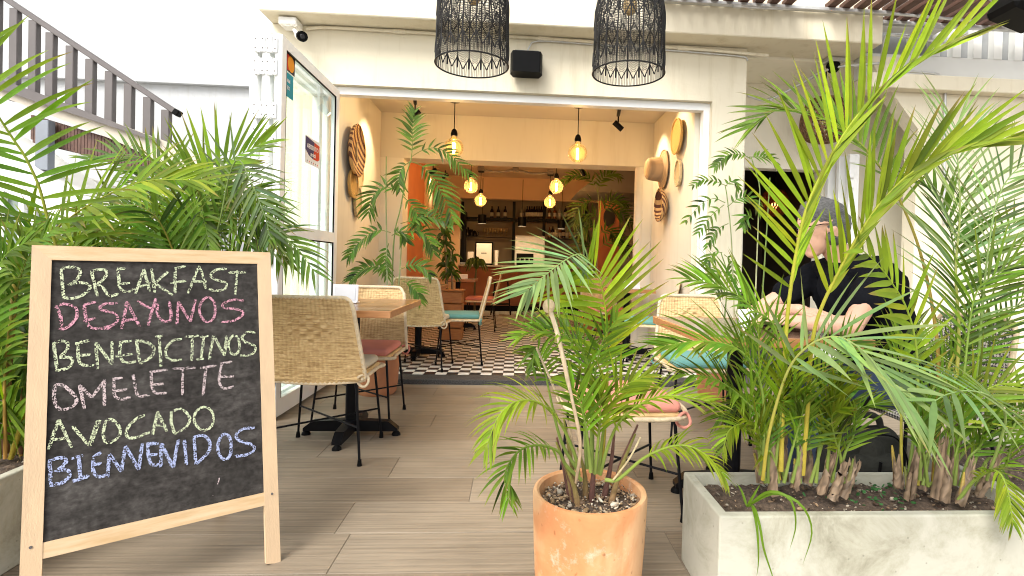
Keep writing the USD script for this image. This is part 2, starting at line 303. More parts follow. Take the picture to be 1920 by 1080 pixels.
# right recess with the dark doorway
wall_xz('recess_wall', [(2.0, -.02), (2.36, -.02), (2.36, 2.09), (3.19, 2.09), (3.19, -.02), (5.4, -.02), (5.4, 2.96), (2.0, 2.96)], None, 5.4, 5.55, pale_cream)
P('recess_side', bx(1.86, 1.998, 4.762, 5.4, -.02, 2.96), pale_cream)
P('recess_ceiling', bx(1.86, 5.4, 4.77, 5.55, 2.961, 2.998), pale_cream)
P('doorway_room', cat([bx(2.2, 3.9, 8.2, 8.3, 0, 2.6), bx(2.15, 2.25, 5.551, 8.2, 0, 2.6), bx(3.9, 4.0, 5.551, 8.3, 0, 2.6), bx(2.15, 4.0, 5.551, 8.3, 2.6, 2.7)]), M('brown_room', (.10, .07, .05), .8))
# wall at the right with its cut corner, ledge and balcony
wall_xz('right_wall', [(3.10, 2.97), (3.34, 2.66), (3.60, 2.34), (3.60, -.02), (7.5, -.02), (7.5, 2.66), (3.42, 2.66), (3.42, 2.97)], None, 4.602, 4.76, cream)
P('ledge', cbx(3.09, 7.5, 4.50, 4.758, 2.663, 2.79, .006), cream)
P('balcony_front', bx(3.085, 7.5, 4.66, 4.757, 2.791, 3.02), balcony_white)
bal_panel = M('balcony_panel', (.27, .28, .28), .6)
P('balcony_panel', bx(3.085, 7.5, 4.72, 4.75, 3.021, 3.7), bal_panel)
for i in range(14): P('balcony_post', bx(3.55+.20*i, 3.63+.20*i, 4.655, 4.719, 3.021, 3.7), balcony_white)
P('balcony_shelf', cbx(3.085, 3.75, 4.52, 4.64, 3.20, 3.30, .005), balcony_white)

# ------------------------------------------------------------------ neighbouring white building and its stair
wb = thing('white_building', 'white rough stucco building behind the staircase on the left', 'building')
obj('wall', bx(-14, -2.07, 6.0, 6.3, -.1, 2.86), white_wall, wb, smooth=False)
obj('wall', bx(-14, -2.07, 5.93, 6.3, 2.861, 8), white_wall, wb, smooth=False)
obj('side_wall', bx(-2.25, -2.072, 4.80, 5.93, -.1, 8), white_wall, wb, smooth=False)
st = thing('staircase', 'outdoor staircase with grey metal railing climbing along the white wall', 'staircase')
YS = 4.6
def q(x, y, Y=YS): p = atY(x, y, Y); return (p[0], p[2])
def slab(pts, y0, y1): return prism([q(*p) for p in pts], y1-y0, frame_T((0, y1, 0), (1, 0, 0), (0, 0, 1), (0, -1, 0)))
obj('stringer', slab([(-220, 50), (82, 196), (205, 226), (330, 272), (520, 352), (520, 402), (330, 318), (215, 263), (-220, 95)], YS, YS+.28), M('stair_plaster', (.50, .45, .37), .8), st, smooth=False)
obj('stringer', slab([(-220, 140), (0, 262), (120, 345), (330, 470), (330, 520), (100, 400), (-220, 220)], YS-.1, YS+.5), white_paint, st, smooth=False)
for k_, (a, b_) in enumerate([((20, 12), (20, 175)), ((56, 35), (56, 190)), ((88, 58), (88, 200)), ((126, 83), (126, 208)), ((163, 108), (163, 218)), ((200, 131), (200, 232)), ((236, 155), (236, 247)), ((272, 180), (272, 262)), ((306, 204), (306, 276)), ((-16, -12), (-16, 150)), ((-52, -36), (-52, 130))]):
    A, B = q(*a), q(*b_)
    obj('baluster', cbx(A[0]-.032, A[0]+.032, YS+.02, YS+.07, B[1]-.05, A[1], .004), grey_steel, st, smooth=False)
A, B = q(-120, -88), q(326, 209)
d = np.array(B)-np.array(A); L_ = np.linalg.norm(d); an = math.atan2(d[1], d[0])
obj('handrail', cbox(((A[0]+B[0])/2, YS+.045, (A[1]+B[1])/2), (L_, .06, .042), .006, ry=-an), grey_steel, st, smooth=False)
obj('end_cap', cbox((B[0], YS+.045, B[1]), (.05, .064, .05), .006, ry=-an), black_plastic, st, smooth=False)
obj('lower_rail', slab([(-200, 75), (82, 178), (205, 226), (300, 262), (300, 268), (205, 236), (82, 196), (-200, 95)], YS-.04, YS-.003), grey_steel, st, smooth=False)
mb = []
for i in range(46):
    x = 50 + i*6.4; yt = 262 + (x-215)*.30; yb = yt + 46 - max(0, (x-250))*.10
    if x > 335: break
    A, B = q(x, min(yt, yt)), q(x, yb); obj('slat', bx(A[0]-.011, A[0]+.011, YS+.05, YS+.09, B[1], A[1]), brown_wood, st, smooth=False)
obj('slat_backing', slab([(40, 214), (335, 302), (335, 342), (250, 312), (40, 262)], YS+.10, YS+.14), brown_wood, st, smooth=False)
A, B = q(86, 250), q(86, 320)
obj('post', cbx(A[0]-.05, A[0]+.05, YS-.04, YS+.03, B[1], A[1]+.1, .004), M('blue_grey_steel', (.20, .22, .25), .5), st, smooth=False)
obj('inner_wall', slab([(-200, 225), (330, 400), (330, 560), (-200, 560)], YS+.52, YS+.6), white_paint, st, smooth=False)
gd = thing('basement_window', 'grey green glazed window below the staircase at the left edge', 'window')
A, B = q(-40, 345, 4.55), q(105, 460, 4.55)
obj('glass', bx(A[0], B[0], 4.56, 4.58, B[1]-.3, A[1]), M('green_glass', (.20, .25, .22), .15), gd, smooth=False)
for px in (8, 45, 66, 100):
    a = q(px, 400, 4.55)[0]; obj('mullion', bx(a-.02, a+.02, 4.52, 4.559, B[1]-.3, A[1]), white_metal, gd, smooth=False)

# ------------------------------------------------------------------ pergola of brown slats at the top right
pg = thing('pergola', 'brown slatted timber pergola roof over the right of the patio', 'pergola')
obj('beam', cbx(1.0, 3.12, 4.31, 4.355, 3.205, 3.235, .004), galv, pg, smooth=False)
obj('beam', cbx(3.125, 6.4, 4.47, 4.515, 3.205, 3.235, .004), galv, pg, smooth=False)
for i in range(32):
    x = 1.05+i*.125
    if 2.25 < x < 2.5: continue
    obj('slat', cbx(x, x+.075, 3.45, 4.355 if x < 3.1 else 4.53, 3.237, 3.277, .004), brown_wood, pg, smooth=False)
obj('beam', cbx(1.0, 6.4, 3.5, 3.58, 3.279, 3.36, .004), brown_wood, pg, smooth=False)
# ------------------------------------------------------------------ folding glass door, swung open at the left
dr = thing('folding_glass_door', 'white aluminium framed glass door folded open at the left of the opening, with stickers', 'door')
ZT, XD = 2.43, -1.50
def sheet_yz(x, y0, y1, z0, z1): return trimesh.Trimesh(np.array([(x, y0, z0), (x, y1, z0), (x, y1, z1), (x, y0, z1)], float), [[0, 1, 2], [0, 2, 3]], process=False)
def leaf(x, w=.045, glass=True):
    m = []
    y0, y1 = 3.45, 4.55
    obj('stile', cbx(x-w/2, x+w/2, y0, y0+.07, .02, ZT, .004), white_metal, dr, smooth=False)
    obj('stile', cbx(x-w/2, x+w/2, y1-.07, y1, .02, ZT, .004), white_metal, dr, smooth=False)
    for z0, z1 in ((.02, .13), (1.17, 1.25), (ZT-.07, ZT)):
        obj('rail', bx(x-w/2+.003, x+w/2-.003, y0+.07, y1-.07, z0, z1), white_metal, dr, smooth=False)
    for z0, z1 in ((.13, 1.17), (1.25, ZT-.07)):
        obj('glass_pane', sheet_yz(x, y0+.07, y1-.07, z0, z1), pane_m, dr, smooth=False)
        for yy in (y0+.078, y1-.078): obj('gasket', bx(x+w/2-.012, x+w/2-.004, yy-.006, yy+.006, z0, z1), black_plastic, dr, smooth=False)
        obj('gasket', bx(x+w/2-.012, x+w/2-.004, y0+.085, y1-.085, z1-.010, z1), black_plastic, dr, smooth=False)
    obj('mullion', bx(x-w/2-.02, x-w/2-.001, y1-.32, y1-.26, .13, ZT-.07), white_metal, dr, smooth=False)
leaf(XD)
for x in (-1.575, -1.65):
    obj('stile', cbx(x-.024, x+.024, 3.45, 3.52, .02, ZT+.02, .004), white_metal, dr, smooth=False)
    obj('stile', cbx(x-.024, x+.024, 4.48, 4.55, .02, ZT+.02, .004), white_metal, dr, smooth=False)
    obj('glass_pane', sheet_yz(x, 3.52, 4.48, .13, ZT-.07), pane_m, dr, smooth=False)
    obj('rail', bx(x-.02, x+.02, 3.52, 4.48, ZT-.07, ZT), white_metal, dr, smooth=False)
    obj('rail', bx(x-.02, x+.02, 3.52, 4.48, .02, .13), white_metal, dr, smooth=False)
for z in (2.36, 2.22, 1.95, 1.80):
    for x in (-1.538, -1.613):
        hp = obj('hinge', cbx(x-.034, x+.034, 3.436, 3.449, z-.05, z+.05, .003), white_metal, dr, smooth=False)
        obj('barrel', tube([(x, 3.436, z-.055), (x, 3.436, z+.055)], .009, 10), white_metal, hp)
        for sx in (-.022, .022):
            for sz in (-.028, .028):
                obj('screw', tube([(x+sx, 3.437, z+sz), (x+sx, 3.433, z+sz)], .0045, 8), grey_steel, hp)
# stickers on the pane (inside of the patio face, x = XD + .005)
def text_on(txt, h, o, xax, up, depth=.0006, bold=False, w=None):
    t = meshkit.text_mesh(txt, h, depth, bold)
    b_ = t.bounds; t.apply_translation((-(b_[0][0]+b_[1][0])/2, -(b_[0][1]+b_[1][1])/2, 0))
    if w: t.apply_scale((w/(b_[1][0]-b_[0][0]), 1, 1))
    xax, up = unit(xax), unit(up); t.apply_transform(frame_T(o, xax, up, np.cross(xax, up))); return t
def flat(name, c): return M(name, c, .6, .03, 30, spec=.08)
navy, red, whitep, teal_s = flat('navy_print', (.05, .045, .13)), flat('red_print', (.62, .06, .03)), flat('white_print', (.85, .85, .85)), flat('teal_print', (.03, .30, .38))
A, B = atX(571, 252, XD), atX(597, 322, XD)          # near/top corner and far/bottom corner
y0, y1, zt, zb = A[1], B[1], A[2], B[2]+.02
stk = obj('open_sign_sticker', cbx(XD+.0045, XD+.0060, y0, y1, zb, zt, .0005), whitep, dr, label='ABIERTO sticker in navy and red on the glass', smooth=False)
def disc_yz(cy, cz, ry, rz, x0, x1): return prism([(cy+ry*math.cos(t), cz+rz*math.sin(t)) for t in np.linspace(0, 2*np.pi, 40)[:-1]], x1-x0, frame_T((x0, 0, 0), (0, 1, 0), (0, 0, 1), (1, 0, 0)))
w_, h_ = y1-y0, zt-zb
obj('navy_field', prism([(y0+.01*w_, zt-.02*h_), (y0+.62*w_, zt-.10*h_), (y0+.55*w_, zb+.25*h_), (y0+.25*w_, zb+.32*h_), (y0+.01*w_, zb+.50*h_)], .0007, frame_T((XD+.0061, 0, 0), (0, 1, 0), (0, 0, 1), (1, 0, 0))), navy, stk, smooth=False)
obj('red_field', prism([(y0+.63*w_, zt-.10*h_), (y0+.99*w_, zt-.14*h_), (y0+.99*w_, zb+.34*h_), (y0+.85*w_, zb+.25*h_), (y0+.56*w_, zb+.25*h_)], .0007, frame_T((XD+.0061, 0, 0), (0, 1, 0), (0, 0, 1), (1, 0, 0))), red, stk, smooth=False)
ym = (y0+y1)/2
obj('lettering', text_on('ABIERTO', .030, (XD+.0069, ym, zb+.66*h_), (0, 1, 0), (0, 0, 1), bold=True, w=w_*.78), whitep, stk, smooth=False)
obj('lettering', text_on('addi', .026, (XD+.0069, ym+.01, zb+.40*h_), (0, 1, 0), (0, 0, 1), bold=True, w=w_*.36), whitep, stk, smooth=False)
for k in range(6): obj('dot', disc_yz(y0+w_*(.15+.14*k), zb+.10*h_, .006, .006, XD+.0061, XD+.0067), [navy, red][k % 2], stk, smooth=False)
A, B = atX(531, 92, XD), atX(551, 140, XD)
s2 = obj('card_sticker', cbx(XD+.0045, XD+.0060, A[1], B[1], B[2]-.015, A[2], .0005), flat('dark_print', (.06, .045, .05)), dr, label='dark sticker with overlapping red and orange circles', smooth=False)
cy_, cz_ = (A[1]+B[1])/2, (A[2]+B[2]-.015)/2; r_ = (B[1]-A[1])*.30
obj('circle', disc_yz(cy_-r_*.45, cz_, r_, r_, XD+.0061, XD+.0066), red, s2, smooth=False)
obj('circle', disc_yz(cy_+r_*.45, cz_, r_, r_, XD+.0067, XD+.0071), flat('orange_print', (.80, .32, .03)), s2, smooth=False)
zz = B[2]-.02
s3 = obj('card_sticker', cbx(XD+.0045, XD+.0060, A[1], B[1]-.02, zz-.16, zz-.005, .0005), teal_s, dr, label='teal blue card sticker below the dark one', smooth=False)
for k in range(2): obj('lettering', text_on('EX' if k else 'AM', .022, (XD+.0066, cy_-.012, zz-.055-.045*k), (0, 1, 0), (0, 0, 1), bold=True), whitep, s3, smooth=False)

# ------------------------------------------------------------------ camera, speaker, conduits on the facade
cm = thing('security_camera', 'small white security camera with black face under the beam at the left corner', 'camera')
p = atY(566, 68, 4.36)
jb = obj('junction_box', cbox(atY(545, 45, 4.5), (.14, .14, .06), .006), white_paint, cm, smooth=False)
o = atY(545, 45, 4.428)
obj('lettering', text_on('LOC', .035, (o[0], 4.4295, o[2]), (1, 0, 0), (0, 0, 1)), M('moulded_letters', (.62, .60, .54), .6), jb, smooth=False)
obj('arm', tube([atY(552, 56, 4.48), atY(556, 62, 4.42)], .016, 10), white_paint, cm)
d_ = unit(V(.45, -.75, -.35))
obj('body', tube([p-d_*.13, p-d_*.02], [.034, .036], 20), white_paint, cm)
obj('hood', tube([p-d_*.03, p+d_*.03], [.040, .040], 20), black_plastic, cm)
obj('lens', tube([p+d_*.0305, p+d_*.036], [.02, .016], 16), M('lens_glass', (.01, .01, .012), .08), cm)
sp = thing('wall_speaker', 'black wall speaker hung below the beam between the two woven lamps', 'speaker')
c_ = atY(987, 121, 4.50); 
body = prism(Polygon([(-.105, -.065), (.105, -.065), (.122, 0), (.10, .07), (-.10, .07), (-.122, 0)]).buffer(.012), .17, frame_T((c_[0], c_[1], c_[2]-.085), (1, 0, 0), (0, 1, 0), (0, 0, 1)))
obj('cabinet', body, black_plastic, sp, smooth=25)
obj('top_cap', cbox((c_[0], c_[1], c_[2]+.091), (.20, .12, .012), .004), M('speaker_cap', (.05, .05, .045), .5), sp, smooth=False)
for sx in (-.07, .07): obj('screw', tube([(c_[0]+sx, c_[1]-.071, c_[2]-.01), (c_[0]+sx, c_[1]-.075, c_[2]-.01)], .006, 8), galv, sp)
def conduit(pts, lab, r=.012, m=galv, grp=None):
    t = thing('conduit', lab, 'pipe', group=grp)
    obj('pipe', tube(spline(pts, 40), r, 8), m, t, smooth=True)
    for k in (.2, .5, .8):
        i = int(k*(len(spline(pts, 40))-1)); s_ = spline(pts, 40); obj('clip', tube([s_[i], s_[min(i+1, 39)]], r*1.35, 8), m, t)
conduit([atY(575, 54, 4.58), atY(620, 52, 4.58), atY(820, 63, 4.58), atY(1000, 71, 4.58), atY(1300, 92, 4.58), atY(1440, 104, 4.58)], 'cream painted pipe running along under the beam', .014, cream)
conduit([atY(988, 100, 4.57), atY(994, 86, 4.575), atY(1012, 77, 4.58), atY(1120, 84, 4.585), atY(1250, 94, 4.585), atY(1390, 106, 4.585), atY(1402, 114, 4.585)], 'thin grey cable from the wall speaker to the wall corner', .007)
conduit([atY(1402, 180, 5.0), atY(1440, 187, 5.0), atY(1500, 158, 4.9), atY(1560, 128, 4.7), atY(1660, 118, 4.52)], 'grey steel pipe rising across the shaded soffit at the right')
conduit([atY(1652, 118, 4.48), atY(1660, 72, 4.48), atY(1680, 66, 4.48), atY(1790, 84, 4.49)], 'bent grey pipe rising beside the beam end at the right')
conduit([atY(1690, 133, 4.58), atY(1750, 138, 4.58), atY(1768, 148, 4.585), atY(1772, 165, 4.585), atY(1771, 240, 4.585), atY(1770, 420, 4.585)], 'grey steel pipe turning down the cream wall at the far right')
conduit([atY(1270, 2, 4.34), atY(1360, 10, 4.33), atY(1450, 16, 4.33), atY(1560, 18, 4.33), atY(1700, 28, 4.33), atY(1830, 40, 4.33)], 'grey pipe along the top edge of the beam under the slats')
cm2 = thing('security_camera', 'dark dome camera on the soffit behind the palm leaf at the right', 'camera')
p = atY(1562, 125, 4.72)
obj('mount', cbox(p+V(0, 0, .05), (.16, .12, .04), .006), galv, cm2, smooth=False)
obj('dome', blob(p, (.06, .06, .06), 2), black_plastic, cm2)
fl_ = thing('black_loudspeaker', 'big black loudspeaker at the top right corner under the slats', 'speaker')
A = atY(1918, 16, 3.3)
obj('cabinet', cbox(A, (.30, .25, .17), .03, ry=.32), black_plastic, fl_, smooth=30)
obj('bracket', rod(A+V(0, .1, .05), A+V(-.25, .15, .2), .012), galv, fl_)

# ------------------------------------------------------------------ woven black lamps
lamp_black = M('black_cord', (.014, .013, .012), .6, .3, 60, spec=.25)
def woven_lamp(cpx, cpy, label):
    Y = 3.3; c = atY(cpx, cpy, Y); R, Hh = .222, .60
    t = thing('woven_pendant_lamp', label, 'lamp', (c[0], Y, c[2]), group='black woven lamps over the patio')
    def rad(z): return R*(1-.03*z/.32) if z < .32 else R*.97*math.sqrt(max(0, 1-((z-.32)/.315)**2))**.8
    def pt(a, z, dr=0): r = rad(z)+dr; return V(r*math.cos(a), r*math.sin(a), z)
    crv, wid = [], []
    def line(p, w): crv.append(np.asarray(p)); wid.append(w)
    NS = 18; da = 2*np.pi/NS
    zg = lambda a, base, amp: base + amp*abs(((a/da) % 1)*2-1)      # zigzag: high between the ribs, low on them
    for i in range(NS):                                                # thick ribs
        a = i*da; line([pt(a, z) for z in np.linspace(.05, .62, 22)], .0060)
    for base, amp in ((.05, .07), (.27, .07), (.41, -.07)):
        aa = np.linspace(0, 2*np.pi, NS*8+1); line([pt(a, zg(a, base, amp), .002) for a in aa], .0060)
    for i in range(NS):
        for k in range(15):                                            # chevron weft between ribs, above the lower zigzag
            z0 = .075 + .0115*k
            seg = []
            for u in np.linspace(0, 1, 5):
                a = (i+u)*da; z = z0 + .022*(1-abs(2*u-1)) + .05*(abs(2*u-1) < 0)
                if z > zg(a, .05, .07): seg.append(pt(a, z))
            if len(seg) > 1: line(seg, .0026)
        for k in range(7):                                             # fringe under the zigzag
            u = (k+.5)/7; a = (i+u)*da; line([pt(a+.012*math.sin(k*9+i), 0.0), pt(a, zg(a, .05, .07))], .0026)
        for k in range(6):                                             # dense warp from the middle zigzag to the top
            u = (k+.5)/8; a = (i+u)*da; z0 = zg(a, .17, .05)
            line([pt(a, z, .001) for z in np.linspace(z0, .63, 16)], .0024)
            for kk in range(3): pass
        for k in range(5):
            z0 = .30+.018*k; line([pt((i+u)*da, z0+.03*(1-abs(2*u-1)), .001) for u in np.linspace(0, 1, 5)], .0024)
    for z in np.arange(.20, .62, .0150): line([pt(a, z+.002*math.sin(a*23+z*90)) for a in np.linspace(0, 2*np.pi, 61)], .0026)
    cv = UsdGeom.BasisCurves.Define(stage, numbered(t, 'woven_shade')); cv.CreateTypeAttr('linear')
    cv.CreateCurveVertexCountsAttr([len(x) for x in crv]); cv.CreatePointsAttr(Vt.Vec3fArray.FromNumpy(np.vstack(crv).astype(np.float32)))
    cv.CreateWidthsAttr(Vt.FloatArray.FromNumpy(np.concatenate([np.full(len(x), w*1.2) for x, w in zip(crv, wid)]).astype(np.float32))); cv.SetWidthsInterpolation('vertex')
    UsdShade.MaterialBindingAPI.Apply(cv.GetPrim()).Bind(lamp_black); cv.GetPrim().SetCustomDataByKey('kind', 'stuff')
    an = np.linspace(0, 2*np.pi, 61)
    obj('rim', tube([pt(a, 0) for a in an], .0050, 8), lamp_black, t, smooth=True)
    obj('top_ring', tube([pt(a, .625) for a in an], .004, 6), lamp_black, t, smooth=True)
    obj('bulb', blob((0, 0, .42), (.045, .045, .055)), M('lamp_bulb', (.60, .42, .18), .2) if 'lamp_bulb' not in _MAT else _MAT['lamp_bulb'], t); _MAT['lamp_bulb'] = LK+'lamp_bulb'
    obj('socket', tube([(0, 0, .47), (0, 0, .56)], .02, 12), black_plastic, t)
    obj('cord', tube([(0, 0, .56), (0, 0, 1.5)], .004, 6), black_plastic, t)
woven_lamp(885, 122, 'black woven cord lamp hanging to the left of the wall speaker')
woven_lamp(1178, 139, 'black woven cord lamp hanging to the right of the wall speaker')
# the beam they hang from, above the picture
bm = thing('hanging_beam', 'grey steel beam the woven lamps hang from', 'beam')
obj('beam', cbx(-2, 6.4, 3.27, 3.33, 3.66, 3.74, .005), galv, bm, smooth=False)

# ------------------------------------------------------------------ globe bulbs inside
def globe(px, py, ytop, Y, r, label):
    c = atY(px, py, Y); top = atY(px+1, ytop, Y)[2]
    t = thing('globe_pendant', label, 'lamp', tuple(c), group='amber globe bulbs on cords')
    h = top-c[2]
    prof = [(0.0001, -r)] + [(r*math.sin(a), -r*math.cos(a)) for a in np.linspace(.08, 2.76, 30)] + [(r*.30, r*1.12), (r*.28, r*1.28)]
    obj('glass_globe', lathe(prof, 56), amber, t, smooth=True)
    obj('filament', tube([(0, 0, -r*.62), (0, 0, r*.48)], r*.13, 10), filament if Y < 6 else filament_in, t)
    obj('socket', lathe([(.001, r*1.2), (r*.34, r*1.2), (r*.36, r*1.45), (r*.26, r*1.8), (r*.12, r*1.95), (.001, r*2)], 20), black_metal, t)
    obj('cord', tube([(0, 0, r*1.95), (0, 0, h-.03)], .005, 6), black_plastic, t)
    obj('ceiling_rose', lathe([(.001, h-.045), (.05, h-.045), (.055, h-.004), (.001, h-.004)], 24), black_metal, t, smooth=30)
globe(851, 277, 183, 5.5, .098, 'amber globe bulb nearest the door, left one in front of the lintel')
globe(1083, 287, 193, 5.5, .098, 'amber globe bulb on the right in front of the lintel')
globe(883, 349, 255, 7.3, .095, 'amber globe bulb behind the lintel, upper left of the bar')
globe(1043, 350, 262, 7.3, .095, 'amber globe bulb behind the lintel, upper right of the bar')
globe(901, 376, 318, 8.6, .095, 'amber globe bulb hanging lowest at the left before the bar')
globe(1031, 379, 324, 8.6, .095, 'amber globe bulb hanging lowest at the right before the bar')
cz = thing('ceiling_cable', 'grey cable and boxes strung along the ceiling between two globe bulbs', 'cable')
obj('pipe', tube(spline([atY(902, 318, 8.55), atY(935, 322, 8.55), atY(967, 319, 8.55), atY(1000, 325, 8.55), atY(1032, 324, 8.55)], 30), .018, 8), grey_steel, cz)
for x_, y_ in ((902, 316), (967, 318), (1032, 323)): obj('box', cbox(atY(x_, y_, 8.55), (.10, .08, .07), .005), grey_steel, cz, smooth=False)

# spot heads on tracks; the ones that wash the basket walls are lit
def spot(px, py, Y, aim, label, power=0, cone=38, warm=(1, .76, .45), track=None):
    p = atY(px, py, Y); d = unit(aim)
    t = thing('track_spotlight', label, 'lamp', tuple(p), group=None)
    obj('head', tube([-d*.06, d*.06], .030, 16), black_metal, t)
    obj('stem', tube([(0, 0, .02), (0, 0, .10)], .008, 8), black_metal, t)
    if track is not None:
        q_ = atY(*track); obj('track', cbox((V(*q_)-p+V(0, 0, .11))/2+V(0, 0, .055), (.035, abs(q_[1]-Y)+.1, .03), .004, rz=math.atan2(-(q_[0]-p[0]), q_[1]-Y)), black_metal, t, smooth=False)
    if power:
        L = UsdLux.SphereLight.Define(stage, t+'/lamp'); L.CreateRadiusAttr(.025); L.CreateIntensityAttr(power); L.CreateNormalizeAttr(True); L.CreateColorAttr(Gf.Vec3f(*warm))
        S = UsdLux.ShapingAPI.Apply(L.GetPrim()); S.CreateShapingConeAngleAttr(cone); S.CreateShapingConeSoftnessAttr(.6)
        z = -d; x = unit(np.cross([0, 0, 1.0], z)) if abs(z[2]) < .95 else V(1, 0, 0); yv = np.cross(z, x)
        L.AddTransformOp().Set(Gf.Matrix4d(*x, 0, *yv, 0, *z, 0, *(d*.065), 1))
SPOT = 8.0
spot(778, 214, 5.55, (-.75, .05, -.62), 'black track spotlight hanging at the left above the tall palm', SPOT, track=(772, 178, 5.0))
spot(1159, 236, 5.75, (.75, .1, -.6), 'black track spotlight on the right below the ceiling', SPOT, track=(1166, 196, 5.1))
spot(905, 160, 4.90, (-1.25, -.05, -.62), 'second spotlight on the left ceiling track, behind the top of the opening', SPOT)
spot(1172, 176, 5.1, (.75, .05, -.62), 'second spotlight on the right ceiling track, behind the top of the opening', SPOT)
spot(812, 322, 7.4, (-.8, .1, -.6), 'small black spotlight behind the lintel at the left', SPOT)
spot(1092, 322, 7.4, (.5, .5, -.7), 'small black spotlight behind the lintel at the right', 0)
spot(835, 330, 9.6, (-.8, .1, -.6), 'small black spotlight deep inside, above the dracaena', SPOT)
# ------------------------------------------------------------------ baskets, plates and the hat on the side walls
def basket_mat(name, c1, c2, freq=0):
    N = {'co': ('texture_coordinate', {}), 'w': ('wave_texture', {'wave_type': 'rings', 'rings_direction': 'x', 'scale': 22.0, 'distortion': .6}), 'p': ('principled_bsdf', {'roughness': .65}), 'b': ('bump', {'strength': .5, 'distance': .004}),
         'r': ('rgb_ramp', {'ramp': [(.3, V(*c1)*.8), (.7, c1)]})}
    L = [('co.object', 'w.vector'), ('w.fac', 'b.height'), ('b.normal', 'p.normal'), ('w.fac', 'r.fac')]
    if freq:
        N |= {'w2': ('wave_texture', {'wave_type': 'bands', 'bands_direction': 'diagonal', 'scale': freq, 'distortion': 5.0, 'detail': 1.0}), 'r2': ('rgb_ramp', {'ramp': [(.46, c2), (.54, c1)]})}
        L += [('co.object', 'w2.vector'), ('w2.fac', 'r2.fac'), ('r2.color', 'p.base_color')]
    else: L.append(('r.color', 'p.base_color'))
    return usdkit.material(stage, LK+name, N, L, surface='p.BSDF')
straw_b, gold_b, pale_b = basket_mat('basket_brown_pattern', (.55, .34, .14), (.10, .03, .015), 9.0), basket_mat('basket_gold', (.52, .31, .09), (0, 0, 0)), basket_mat('basket_pale', (.56, .42, .22), (0, 0, 0))
def disc_basket(X, px, py, ry, rz, depth, mat, label, side):
    """bowl against the wall at X; side +1 opens towards +x"""
    c = atX(px, py, X)
    prof = [(.0005, .012)] + [(u, .012+(depth-.012)*u**3) for u in np.linspace(.1, 1, 10)] + [(1.03, depth+.004), (1.0, depth-.02)] + [(u, (depth-.02)*u**2.4) for u in np.linspace(.9, .1, 8)] + [(.0005, .0)]
    m = lathe(prof, 40); m.apply_scale((ry, rz, 1)); m.apply_transform(frame_T((0, 0, 0), (0, side, 0), (0, 0, 1), (side, 0, 0)))
    t = thing('wall_basket', label, 'basket', (c[0]+side*.006, c[1], c[2]))
    obj('bowl', m, mat, t, smooth=40)
    an = np.linspace(0, 2*np.pi, 41); obj('rim', tube([(side*(depth+.002), ry*1.01*math.cos(a), rz*1.01*math.sin(a)) for a in an], .007, 8), mat, t, smooth=True); return t
WL, WR = -1.55, 1.60
disc_basket(WL, 655, 282, .21, .235, .075, straw_b, 'largest round basket with brown zigzag pattern on the left wall', 1)
disc_basket(WL, 670, 286, .15, .16, .03, pale_b, 'pale round plate half behind the patterned basket on the left wall', 1)
disc_basket(WL, 667, 327, .125, .13, .03, pale_b, 'small straw plate, right one of the pair under the patterned basket', 1)
disc_basket(WL, 654, 344, .125, .13, .04, gold_b, 'small straw plate, left one of the pair under the patterned basket', 1)
disc_basket(WL, 665, 379, .095, .145, .03, pale_b, 'small pale oval plate lowest on the left wall', 1)
disc_basket(WR, 1278, 256, .155, .17, .05, gold_b, 'golden brown plate highest on the right wall', -1)
disc_basket(WR, 1277, 325, .085, .125, .03, pale_b, 'small pale gourd shaped plate under the golden plate', -1)
disc_basket(WR, 1252, 385, .155, .17, .09, straw_b, 'round basket with dark maze pattern lowest on the right wall', -1)
disc_basket(WR, 1241, 384, .13, .095, .03, gold_b, 'small golden plate behind the maze pattern basket', -1)
c = atX(1247, 318, WR); ht = thing('straw_hat', 'straw hat with wide brim hung on the right wall', 'hat', tuple(c))
hm = lathe([(.0005, .20), (.08, .20), (.105, .185), (.115, .15), (.125, .05), (.14, .03), (.19, .012), (.20, .02), (.20, .012), (.14, .018), (.115, .04), (.105, .14), (.07, .185), (.0005, .188)], 40)
hm.apply_scale((1.0, 1.05, 1)); hm.apply_transform(frame_T((-.01, 0, 0), (0, -1, 0), (0, 0, 1), (-1, 0, 0))); obj('hat_body', hm, basket_mat('hat_straw', (.40, .26, .14), (0, 0, 0)), ht, smooth=40)
# ------------------------------------------------------------------ wicker chairs
wicker = usdkit.material(stage, LK+'wicker', {
    'co': ('texture_coordinate', {}), 'n': ('noise_texture', {'scale': 14.0, 'detail': 4.0}), 'mp': ('mapping', {'scale': (12, 12, 120)}), 'n2': ('noise_texture', {'scale': 1.6, 'detail': 2.0}), 'a': ('math', {'math_type': 'multiply_add', 'value2': .25}),
    'r': ('rgb_ramp', {'ramp': [(.36, (.31, .185, .075)), (.62, (.54, .37, .17)), (.85, (.66, .48, .25))]}), 'p': ('principled_bsdf', {'roughness': .55, 'specular_ior_level': .35})},
    [('co.object', 'n.vector'), ('co.object', 'mp.vector'), ('mp.vector', 'n2.vector'), ('n.fac', 'a.value1'), ('n2.fac', 'a.value3'), ('a.value', 'r.fac'), ('r.color', 'p.base_color')], surface='p.BSDF')
rope = M('pale_rope', (.62, .50, .33), .7, .2, 40, .4, 90, obj_space=True)
fabric = {n: M('cushion_'+n, c, .85, .06, 8, .35, 420, obj_space=True, bdist=.002) for n, c in (('beige', (.56, .50, .38)), ('rose', (.60, .21, .16)), ('teal', (.12, .30, .27)), ('pink', (.62, .25, .19)))}
